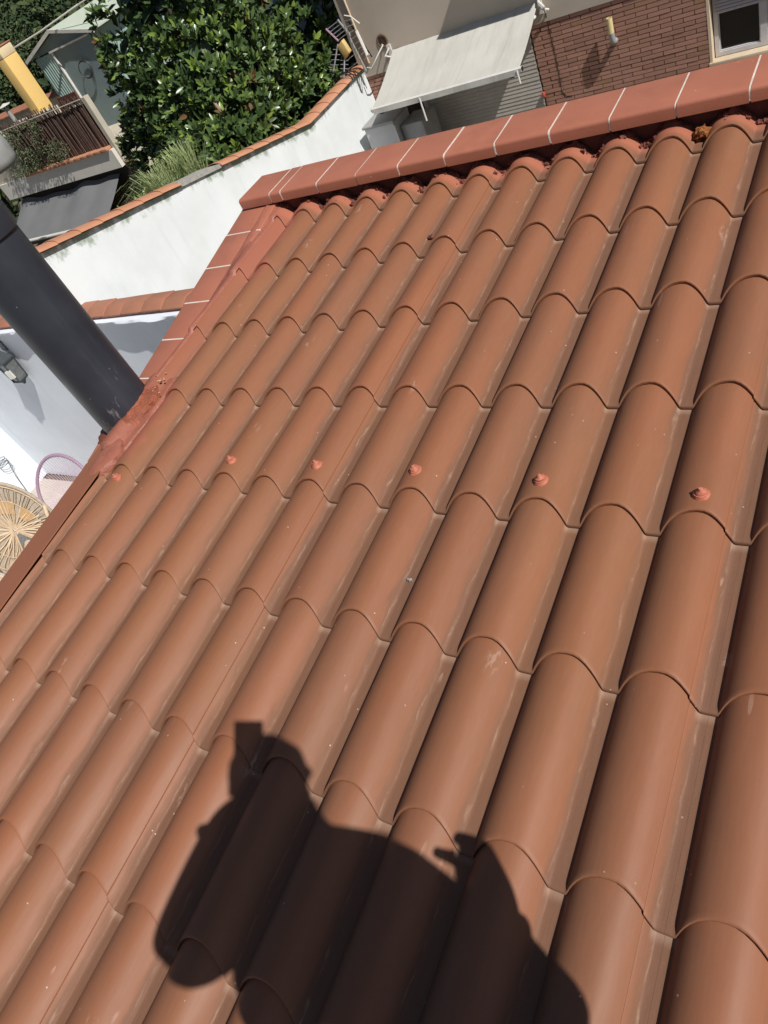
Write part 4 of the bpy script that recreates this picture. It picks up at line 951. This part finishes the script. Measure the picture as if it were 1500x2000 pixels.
while cnt < 2900:
    c, r_ = rnd.choice(lobes)
    d = Vector((rnd.gauss(0,1), rnd.gauss(0,1), rnd.gauss(0,1))).normalized()
    s_ = rnd.uniform(0.80, 1.03); p = Vector((c[0]+d.x*r_[0]*s_, c[1]+d.y*r_[1]*s_, c[2]+d.z*r_[2]*s_))
    if in_lobes(p, 0.80) or p.x > -5.18 or p.z < 0.9: continue
    cl = noise.noise(p*1.15 + Vector((4, 0, 0))) + 0.5*noise.noise(p*2.6)
    if cl < -0.28: continue
    facing = (CAM - p).normalized().dot(Vector((d.x/r_[0], d.y/r_[1], d.z/r_[2])).normalized())
    if facing < -0.35: continue
    nr = (Vector((d.x/r_[0], d.y/r_[1], d.z/r_[2])).normalized() + Vector((rnd.uniform(-.5,.5), rnd.uniform(-.5,.5), rnd.uniform(-.1,.6)))).normalized()
    whorl(p, nr, rnd.randint(6, 9), 0.145); cnt += 1
# the leaves that show largest are single parts, the rest one mass
leaves.sort(key=lambda l: (l[0] - CAM).length - (1.5 if (l[0]-CAM).normalized().dot(FWD) > 0.78 else 0) + rnd.random()*1.2)
singles = leaves[:290]; rest = leaves[290:]
leaf_me = []
for mi in range(4):
    q = MB(); leaf_quad(q, (0,0,0), Vector((0,1,0)), Vector((0,0,1)), 1.0, 1.0, 0.12); leaf_me.append(q.mesh('leaf', mats_leaf[mi], smooth=60))
for (p, d, up, L, W, mi) in singles:
    d = d.normalized(); s_ = d.cross(up).normalized(); n_ = s_.cross(d).normalized()
    o = bpy.data.objects.new('leaf', leaf_me[mi]); C.objects.link(o); o.parent = tr
    mw = Matrix(((s_.x, d.x, n_.x), (s_.y, d.y, n_.y), (s_.z, d.z, n_.z)))
    o.location = p - ORG[tr.name]; o.rotation_euler = mw.to_euler(); o.scale = (W, L, W)
b = MB()
for (p, d, up, L, W, mi) in rest:
    b.cur = mi; leaf_quad(b, p, d, up, L, W, 0.12)
kind(b.build('foliage', mats_leaf, tr, smooth=60), 'stuff')
# inner mass of shaded foliage so that gaps read dark
b = MB()
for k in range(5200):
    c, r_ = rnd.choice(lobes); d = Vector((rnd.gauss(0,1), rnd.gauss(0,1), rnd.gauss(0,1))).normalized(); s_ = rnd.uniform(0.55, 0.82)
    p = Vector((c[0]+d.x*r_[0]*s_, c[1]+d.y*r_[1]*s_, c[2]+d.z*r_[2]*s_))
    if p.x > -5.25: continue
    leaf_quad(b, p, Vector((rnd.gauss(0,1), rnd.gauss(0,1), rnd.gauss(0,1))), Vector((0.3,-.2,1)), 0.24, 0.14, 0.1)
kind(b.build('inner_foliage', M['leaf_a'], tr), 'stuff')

gr = thing('grass_clump', 'feathery grey green ornamental grass growing just behind the white wall', 'ornamental grass', (-5.6, 5.8, 1.5))
b = MB()
for (cx, cy, cz, n, hh) in ((-5.50, 5.55, 2.10, 380, 0.85), (-5.55, 6.05, 2.05, 380, 0.90), (-5.5, 5.2, 2.12, 170, 0.65)):
    for k in range(n):
        a = rnd.uniform(0, 6.28); sp = rnd.uniform(.05, .55); h = hh*rnd.uniform(.6, 1.05)
        p0 = Vector((cx+rnd.uniform(-.08,.08), cy+rnd.uniform(-.1,.1), cz)); dv = Vector((math.cos(a)*sp, math.sin(a)*sp - .08, 0))
        if p0.x + dv.x*1.2 > -5.19: dv.x = -abs(dv.x)*0.4
        pts = [p0, p0 + dv*0.35 + Vector((0,0,h*.55)), p0 + dv*0.75 + Vector((0,0,h*.9)), p0 + dv*1.15 + Vector((0,0,h*(1.0 - sp*.35)))]
        sd = dv.cross(Vector((0,0,1))).normalized()*rnd.uniform(.003, .0055)
        if sd.length < 1e-6: sd = Vector((.003,0,0))
        b.add([pts[0]-sd, pts[0]+sd, pts[1]-sd, pts[1]+sd, pts[2]-sd*.8, pts[2]+sd*.8, pts[3]], [(0,1,3,2),(2,3,5,4),(4,5,6)])
kind(b.build('blades', M['blade'], gr), 'stuff')
b = MB(); b.box(-6.2, -5.2, 4.6, 6.5, -0.02, 2.12); tag(b.build('planter_bed', M['earth'], org=(-5.7, 5.5, 0)), 'raised brown earth bed behind the white wall under the grass', 'planter')

# wooded hillside
def blobs(b, centre, rad, n, sz):
    for k in range(n):
        d = Vector((rnd.gauss(0,1), rnd.gauss(0,1), rnd.gauss(0,1))).normalized(); s_ = rnd.uniform(.72, 1.02)
        p = Vector(centre) + Vector((d.x*rad[0], d.y*rad[1], d.z*rad[2]))*s_
        if noise.noise(p*0.9) < -0.25: continue
        b.cur = rnd.choices((0,1,2), (.45,.35,.2))[0] if noise.noise(p*0.35) > 0 else rnd.choices((0,1,2), (.3,.6,.1))[0]
        leaf_quad(b, p, Vector((rnd.gauss(0,1), rnd.gauss(0,1), rnd.gauss(0,.7))), Vector((.2,-.2,1)) + d*0.7, sz*rnd.uniform(.6,1.3), sz*rnd.uniform(.4,.8), 0.1)
wd = MB()
for k in range(190):
    u = rnd.uniform(24, 75); v = rnd.uniform(-14, 24)*(u/40); x0 = -u*0.80 + v*0.6; y0 = u*0.6 + v*0.8
    z0 = hill_z(x0, y0); h = rnd.uniform(2.4, 4.5)
    blobs(wd, (x0, y0, z0 + h*.55), (h*.55, h*.55, h*.62), 430, 0.20 + 0.004*u)
kind(wd.build('woodland', [M['wood_a'], M['wood_b'], M['wood_c']]), 'stuff')
for k, (x0, y0, h, lab) in enumerate((( -21.5, 15.5, 4.6, 'dark bushy tree behind the vent pipe and the terracotta tiled back wall'), (-19.0, 17.2, 5.0, 'mid green tree rising directly behind the yellow chimney'), (-16.2, 18.6, 5.2, 'light green tree behind the pale gabled shed roof'))):
    t = thing('garden_tree', lab, 'tree', (x0, y0, 0), 'trees beyond the neighbour terrace')
    b = MB(); b.tube([(x0, y0, -0.3), (x0+.1, y0, 1.2), (x0, y0+.1, h*.6)], .12, 8, True, [.16,.12,.06]); b.build('trunk', M['bark'], t, smooth=60)
    b = MB()
    for q in range(7): blobs(b, (x0+rnd.uniform(-1.2,1.2), y0+rnd.uniform(-1.2,1.2), h*rnd.uniform(.35,.8)), (1.3, 1.3, 1.1), 900, 0.125)
    kind(b.build('crown', [M['wood_a'], M['wood_b'], M['wood_c']], t), 'stuff')
# ------------------------------------------------------------------ patio chairs
ch = thing('cord_chair', 'mauve steel lounge chair strung with fine mauve cords, by the patio corner', 'chair', (-6.75, 2.5, 0))
cx, cy = -6.80, 2.74
fc = Vector((0.55, -0.83, 0)).normalized(); sd = Vector((fc.y, -fc.x, 0))*-1
def cpt(a, r_=1.0):
    """egg shaped hoop: a=0 top of the back, pi = front of the seat"""
    w = 0.36*math.sin(a)*r_*(1.0 - 0.12*math.cos(a)); t = (1+math.cos(a)*r_)/2
    f_ = 0.30*(1-t)**1.1 - 0.15*t; z = 0.30 + 0.62*t**1.1
    return Vector((cx, cy, 0)) + sd*w + fc*f_ + Vector((0,0,z))
b = MB(); b.tube([cpt(a) for a in fin(0, 2*math.pi, 48)], 0.021, 8, False); b.build('hoop', M['mauve'], ch, smooth=60)
hub = Vector((cx, cy, 0.36)) + fc*0.02
b = MB(); b.tube([hub + sd*math.cos(a)*0.10 + fc*math.sin(a)*0.10 for a in fin(0, 2*math.pi, 20)], 0.010, 6, False); b.build('seat_ring', M['mauve'], ch, smooth=60)
b = MB()
for k in range(60):
    a = 2*math.pi*k/60; e = cpt(a); q = hub + (Vector((e.x, e.y, hub.z)) - hub).normalized()*0.10
    m_ = e.lerp(q, 0.5) - Vector((0,0,0.05)) - fc*0.02
    b.tube([e, m_, q], 0.0032, 4, False)
b.build('cords', M['mauve_cord'], ch)
for sx in (-1, 1):
    for fy_ in (-1, 1):
        b = MB(); b.tube([hub + sd*sx*.10 + fc*fy_*.06, Vector((cx, cy, 0)) + sd*sx*.27 + fc*fy_*.25], 0.011, 6); b.build('leg', M['mauve'], ch, smooth=60)
pk = thing('peacock_chair', 'pale wicker peacock chair with a round fan shaped back, beside the mauve chair', 'chair', (-6.15, 1.95, 0))
kx, ky = -6.58, 1.80
kf = Vector((0.86, -0.52, 0)).normalized(); ks = Vector((-kf.y, kf.x, 0))
def fan(a, r_):
    return Vector((kx, ky, 0.72)) + ks*math.cos(a)*0.47*r_ - kf*(0.16 + 0.13*r_*max(0, math.sin(a)) - 0.10*abs(math.cos(a))*r_) + Vector((0,0, math.sin(a)*0.66*r_ ))
A0, A1 = -1.05, math.pi + 1.05
b = MB(); b.tube([fan(a, 1.0) for a in fin(A0, A1, 36)], 0.020, 8); b.build('back_rim', M['wicker_c'], pk, smooth=60)
b = MB(); b.tube([fan(a, 0.93) for a in fin(A0, A1, 36)], 0.010, 6); b.tube([fan(a, 0.62+.012*math.sin(a*9)) for a in fin(A0, A1, 30)], 0.007, 6); b.build('back_hoop', M['wicker'], pk, smooth=60)
b = MB()
for k in range(72):
    a = A0 + (A1-A0)*k/71 + rnd.uniform(-.03,.03); b.tube([fan(a, 0.63), fan(a+rnd.uniform(-.02,.02), 0.82)+kf*rnd.uniform(-.006,.008), fan(a+rnd.uniform(-.03,.03), 0.99)], rnd.uniform(.004,.009), 4, False)
b.build('outer_weave', M['wicker_c'], pk)
b = MB()
for k in range(44):
    a = A0 + (A1-A0)*k/43 + rnd.uniform(-.06,.06); b.tube([fan(a, 0.03), fan(a+rnd.uniform(-.08,.08), 0.40)+kf*rnd.uniform(-.004,.012), fan(a+rnd.uniform(-.10,.10), rnd.uniform(.56,.72))], rnd.uniform(.005,.012), 4, False)
b.build('inner_canes', M['wicker'], pk)
b = MB()
b.grid(lambda a, r_: fan(a, r_) - kf*0.012, fin(A0, A1, 30), [0.02, .2, .45, .7, .95]); b.build('back_panel', M['wicker_c'], pk)
b = MB(); b.grid(lambda a, r_: fan(a, r_) + kf*0.006, fin(0.7, 1.55, 8), [0.36, .5, .63]); b.build('amber_panel', M['wicker_b'], pk)
b = MB(); b.grid(lambda a, r_: fan(a, r_) + kf*0.006, fin(0.05, 0.5, 8), [0.36, .5, .63]); b.build('amber_panel', M['wicker_b'], pk)
b = MB(); b.lathe((kx, ky, 0), [(0.0, 0.44), (0.33, 0.44), (0.36, 0.42), (0.33, 0.38), (0.16, 0.22), (0.24, 0.06), (0.30, 0.0), (0.0, 0.0)], 26); b.build('seat_base', M['wicker'], pk, smooth=50)
for k in range(2):
    s_ = 1 if k else -1
    b = MB(); b.tube([fan(math.pi/2 + s_*-1.45, 0.98), Vector((kx, ky, 0.66)) + ks*s_*0.40 + kf*0.05, Vector((kx, ky, 0.60)) + ks*s_*.36 + kf*.28, Vector((kx, ky, 0.42)) + ks*s_*.30 + kf*.26], 0.022, 8); b.build('armrest', M['wicker'], pk, smooth=60)
wh = thing('wire_holder', 'small dark wire ring holder on a thin bent stem against the white side wall', 'wire holder', (-8.5, 2.9, 0))
b = MB(); b.tube([(-8.50, 3.02, 0.62), (-8.50, 2.93, 0.35), (-8.50, 2.86, 0.0)], 0.005, 6); b.build('stem', M['lantern'], wh)
for k in range(3):
    b = MB(); b.tube([(-8.47 + math.cos(a)*0.07, 2.93 + math.sin(a)*0.075, 0.60 + 0.035*k) for a in fin(0, 2*math.pi, 18)], 0.004, 6, False); b.build('ring', M['lantern'], wh)

# ------------------------------------------------------------------ the photographer (outside the frame; throws the shadow)
Fh = Vector((-.751, .661, 0)).normalized(); Rt = Vector((Fh.y, -Fh.x, 0))
def PT(f_, r_, u_): return CAM + Fh*f_ + Rt*r_ + Vector((0,0,u_))
ROOFU = rw(CAM.x, CAM.y - 0.3, 0.03).z - CAM.z
person = thing('person', 'person in dark shirt holding up a phone, standing where the long shadow starts', 'person', PT(-.48, 0.0, ROOFU))
J = {   # name: (f, r, u, radius x, radius y)
 'pelvis': (-.50, .03, -.72, .160, .125), 'waist': (-.48, .01, -.55, .165, .110), 'chest': (-.45, -.01, -.34, .170, .110), 'upper': (-.405, .02, -.16, .130, .090),
 'neck': (-.335, .010, -.01, .090, .085), 'jaw': (-.27, .035, .07, .078, .082), 'head': (-.245, .055, .120, .080, .096), 'crown': (-.245, .058, .178, .062, .078),
 'shL': (-.34, -.11, -.03, .110, .105), 'elL': (-.25, -.415, -.235, .092, .092), 'wrL': (-.12, -.165, -.095, .056, .058), 'hdL': (-.083, -.075, -.135, .028, .040),
 'umL': (-.30, -.27, -.14, .105, .100),
 'shR': (-.42, .173, -.16, .076, .076), 'elR': (-.45, .185, -.53, .066, .066), 'wrR': (-.25, .145, -.56, .040, .044), 'hdR': (-.165, .178, -.530, .040, .050),
 'hipL': (-.50, -.085, -.80, .095, .095), 'knL': (-.46, -.11, -1.14, .062, .062), 'anL': (-.51, -.12, ROOFU+.08, .040, .044), 'toL': (-.35, -.13, ROOFU+.04, .036, .030),
 'hipR': (-.50, .125, -.80, .095, .095), 'knR': (-.48, .16, -1.14, .062, .062), 'anR': (-.54, .17, ROOFU+.08, .040, .044), 'toR': (-.38, .19, ROOFU+.04, .036, .030)}
BONES = [('pelvis','waist'),('waist','chest'),('chest','upper'),('upper','neck'),('neck','jaw'),('jaw','head'),('head','crown'),('upper','shL'),('shL','umL'),('umL','elL'),('elL','wrL'),('wrL','hdL'),
         ('upper','shR'),('shR','elR'),('elR','wrR'),('wrR','hdR'),('pelvis','hipL'),('hipL','knL'),('knL','anL'),('anL','toL'),('pelvis','hipR'),('hipR','knR'),('knR','anR'),('anR','toR')]
names = list(J); idx = {n_: i for i, n_ in enumerate(names)}
pos = [PT(*J[n_][:3]) for n_ in names]; rad = [J[n_][3:] for n_ in names]; eds = [(idx[a], idx[b_]) for a, b_ in BONES]
def finger(root, pts, rs):
    prev = idx[root]
    for p, r_ in zip(pts, rs):
        pos.append(Vector(p)); rad.append((r_, r_)); eds.append((prev, len(pos)-1)); prev = len(pos)-1
ph_c = CAM - RIGHT*0.0245 + DOWN*0.048 - FWD*0.0105
hl_, hr_ = PT(*J['hdL'][:3]), PT(*J['hdR'][:3])
for k in range(4):     # left hand: fingers lie along the phone's lower back edge and wrap its side
    o_ = ph_c + DOWN*(0.050 + 0.016*k) - RIGHT*0.046
    finger('hdL', [hl_.lerp(o_, 0.55) - FWD*0.012, o_ - FWD*0.016, o_ + RIGHT*0.010 - FWD*0.018, o_ + RIGHT*(0.026 - 0.003*k) - FWD*0.019], (.0095, .009, .008, .0068))
finger('hdL', [hl_ + DOWN*0.02 + RIGHT*0.02 - FWD*0.03, ph_c + DOWN*0.06 - RIGHT*0.02 - FWD*0.03, ph_c + DOWN*0.045 + RIGHT*0.012 - FWD*0.022], (.012, .010, .008))
dR = (hr_ - PT(*J['wrR'][:3])).normalized(); sR = dR.cross(Vector((0,0,1))).normalized(); uR = sR.cross(dR)
for k in range(4):
    q = hr_ + uR*(0.032 - 0.018*k) + dR*0.02
    finger('hdR', [q, q + dR*0.022 - sR*0.002, q + dR*0.030 - sR*0.012, q + dR*0.016 - sR*0.024], (.016, .015, .014, .012))
finger('hdR', [hr_ + uR*0.045 - sR*0.010, hr_ + uR*0.075 - sR*0.028 + dR*0.01, hr_ + uR*0.100 - sR*0.040 + dR*0.018], (.016, .0135, .011))
me = bpy.data.meshes.new('body'); oo = ORG[person.name]
me.from_pydata([tuple(p - oo) for p in pos], eds, [])
body = bpy.data.objects.new('body', me); C.objects.link(body)
md_ = body.modifiers.new('skin', 'SKIN'); md_.use_smooth_shade = True
for i, v in enumerate(me.skin_vertices[0].data): v.radius = rad[i]; v.use_root = (i == 0)
ms = body.modifiers.new('sub', 'SUBSURF'); ms.levels = 3; ms.render_levels = 3
dg = bpy.context.evaluated_depsgraph_get(); ev_ = body.evaluated_get(dg); nm_ = bpy.data.meshes.new_from_object(ev_)
body.modifiers.clear(); body.data = nm_; body.parent = person; ORG['body'] = oo
for m_ in (M['skin'], M['shirt'], M['trousers'], M['shoe']): nm_.materials.append(m_)
seg_ = [(a, b_) for a, b_ in BONES]
def nearest(p):
    best = None
    for a, b_ in seg_:
        A_, B_ = pos[idx[a]]-oo, pos[idx[b_]]-oo; t = max(0, min(1, (p-A_).dot(B_-A_)/(B_-A_).length_squared)); d = (A_.lerp(B_, t)-p).length
        if best is None or d < best[0]: best = (d, a, b_, t)
    return best
for pg in nm_.polygons:
    d, a, b_, t = nearest(pg.center); mi = 0
    if (a, b_) in (('pelvis','waist'),('waist','chest'),('chest','upper')) or (a == 'upper' and b_ in ('shL','shR')) or a in ('shL','shR','umL') or (a in ('elL','elR') and t < 0.86): mi = 1
    elif a == 'upper' and b_ == 'neck' and t < 0.12: mi = 1
    elif a == 'pelvis' or a in ('hipL','hipR') or (a in ('knL','knR') and t < .92): mi = 2
    elif a in ('anL','anR') or a in ('knL','knR'): mi = 3
    if (a, b_) == ('pelvis','waist') and t < 0.4: mi = 2
    pg.material_index = mi; pg.use_smooth = True
# collar, cuffs and hem of the shirt
def ring(nm, c, ax, ra, rb, rt):
    ax = ax.normalized(); u_ = ax.cross(Fh).normalized() if abs(ax.dot(Fh)) < 0.9 else ax.cross(Vector((0,0,1))).normalized(); w_ = u_.cross(ax)
    b = MB(); b.tube([c + u_*math.cos(a)*ra + w_*math.sin(a)*rb for a in fin(0, 2*math.pi, 28)], rt, 8, False); b.build(nm, M['shirt'], person, smooth=80)
jp = {n_: PT(*J[n_][:3]) for n_ in J}
JR = [(-.085, .015, .085, -.375, .078), (-.105, .015, .110, -.385, .088), (-.14, .01, .165, -.40, .10), (-.19, -.03, .240, -.415, .12), (-.30, -.04, .240, -.43, .145),
      (-.45, -.04, .240, -.455, .150), (-.62, -.02, .228, -.475, .150), (-.74, .0, .215, -.487, .148), (-.80, .01, .205, -.49, .142), (-.80, .01, .190, -.49, .128)]
b = MB()
def shirt_fn(a, k):
    u_, rc, hw, f_, dp = JR[k]; w_ = 1 + 0.05*noise.noise(Vector((math.cos(a)*2, math.sin(a)*2, u_*5)))
    ca, sa = math.cos(a), math.sin(a); e_ = lambda q: math.copysign(abs(q)**0.8, q)
    return PT(f_ + e_(sa)*dp*w_, rc + e_(ca)*hw*w_, u_ + 0.008*math.sin(a*3))
b.grid(shirt_fn, fin(0, 2*math.pi, 40), range(len(JR)), True); b.build('shirt', M['shirt'], person, smooth=75)
ring('collar', jp['upper'].lerp(jp['neck'], 0.62), jp['neck'] - jp['upper'], .100, .096, .022)
for s_ in ('L', 'R'):
    ring('cuff', jp['el'+s_].lerp(jp['wr'+s_], 0.86), jp['wr'+s_] - jp['el'+s_], J['wr'+s_][3]*1.12, J['wr'+s_][3]*1.12, .010)
# face
hc = PT(*J['head'][:3])
b = MB(); b.ball(hc + Fh*0.092 - Vector((0,0,.035)), 0.019, 10, 8, (1,1,1.5)); b.build('nose', M['skin'], person, smooth=80)
for s_ in (-1, 1):
    b = MB(); b.ball(hc + Fh*0.070 + Rt*s_*0.031 - Vector((0,0,.008)), 0.013, 10, 8, (1,1,.7)); b.build('eye', M['bulb'], person, smooth=80)
    b = MB(); b.ball(hc + Rt*s_*0.074 - Fh*0.01 - Vector((0,0,.02)), 0.018, 10, 8, (.7,.7,1.4)); b.build('ear', M['skin'], person, smooth=80)
b = MB(); b.tube([hc + Fh*0.084 + Rt*x_ - Vector((0,0,.075 + 30*x_*x_*.15)) for x_ in (-.024, -.012, 0, .012, .024)], 0.006, 6); b.build('mouth', M['red'], person, smooth=80)
b = MB()
b.ball(hc - Fh*0.012 + Vector((0,0,.040)), 0.105, 22, 14, (.93,.93,.98), 0.06)
for i_, p in enumerate(b.v):
    q = p - hc
    if q.dot(Fh) > 0.045 and q.z < 0.055: b.v[i_] = p - Fh*0.06 + Vector((0,0,0.03))
    if q.z < -0.03: b.v[i_] = hc + Vector((q.x*.8, q.y*.8, -0.03))
b.build('hair', M['hair'], person, smooth=80)
# the phone in the raised hand
pn = thing('phone', 'slim dark phone held up in the left hand of the person behind the camera', 'phone', ph_c)
b = MB(); b.obox(ph_c, RIGHT*0.0385, DOWN*0.081, FWD*0.004); b.build('case', M['black'], pn, bevel=0.003)
b = MB(); b.obox(ph_c - FWD*0.0047, RIGHT*0.0355, DOWN*0.077, FWD*0.0005); b.build('screen', M['glass'], pn)
for k in (1, 2):
    b = MB(); b.lathe(CAM - FWD*0.0062 + DOWN*0.020*k, [(0.0065, -0.001), (0.0065, 0.0012), (0.0, 0.0012)], 14, FWD); b.build('lens_ring', M['glass'], pn)
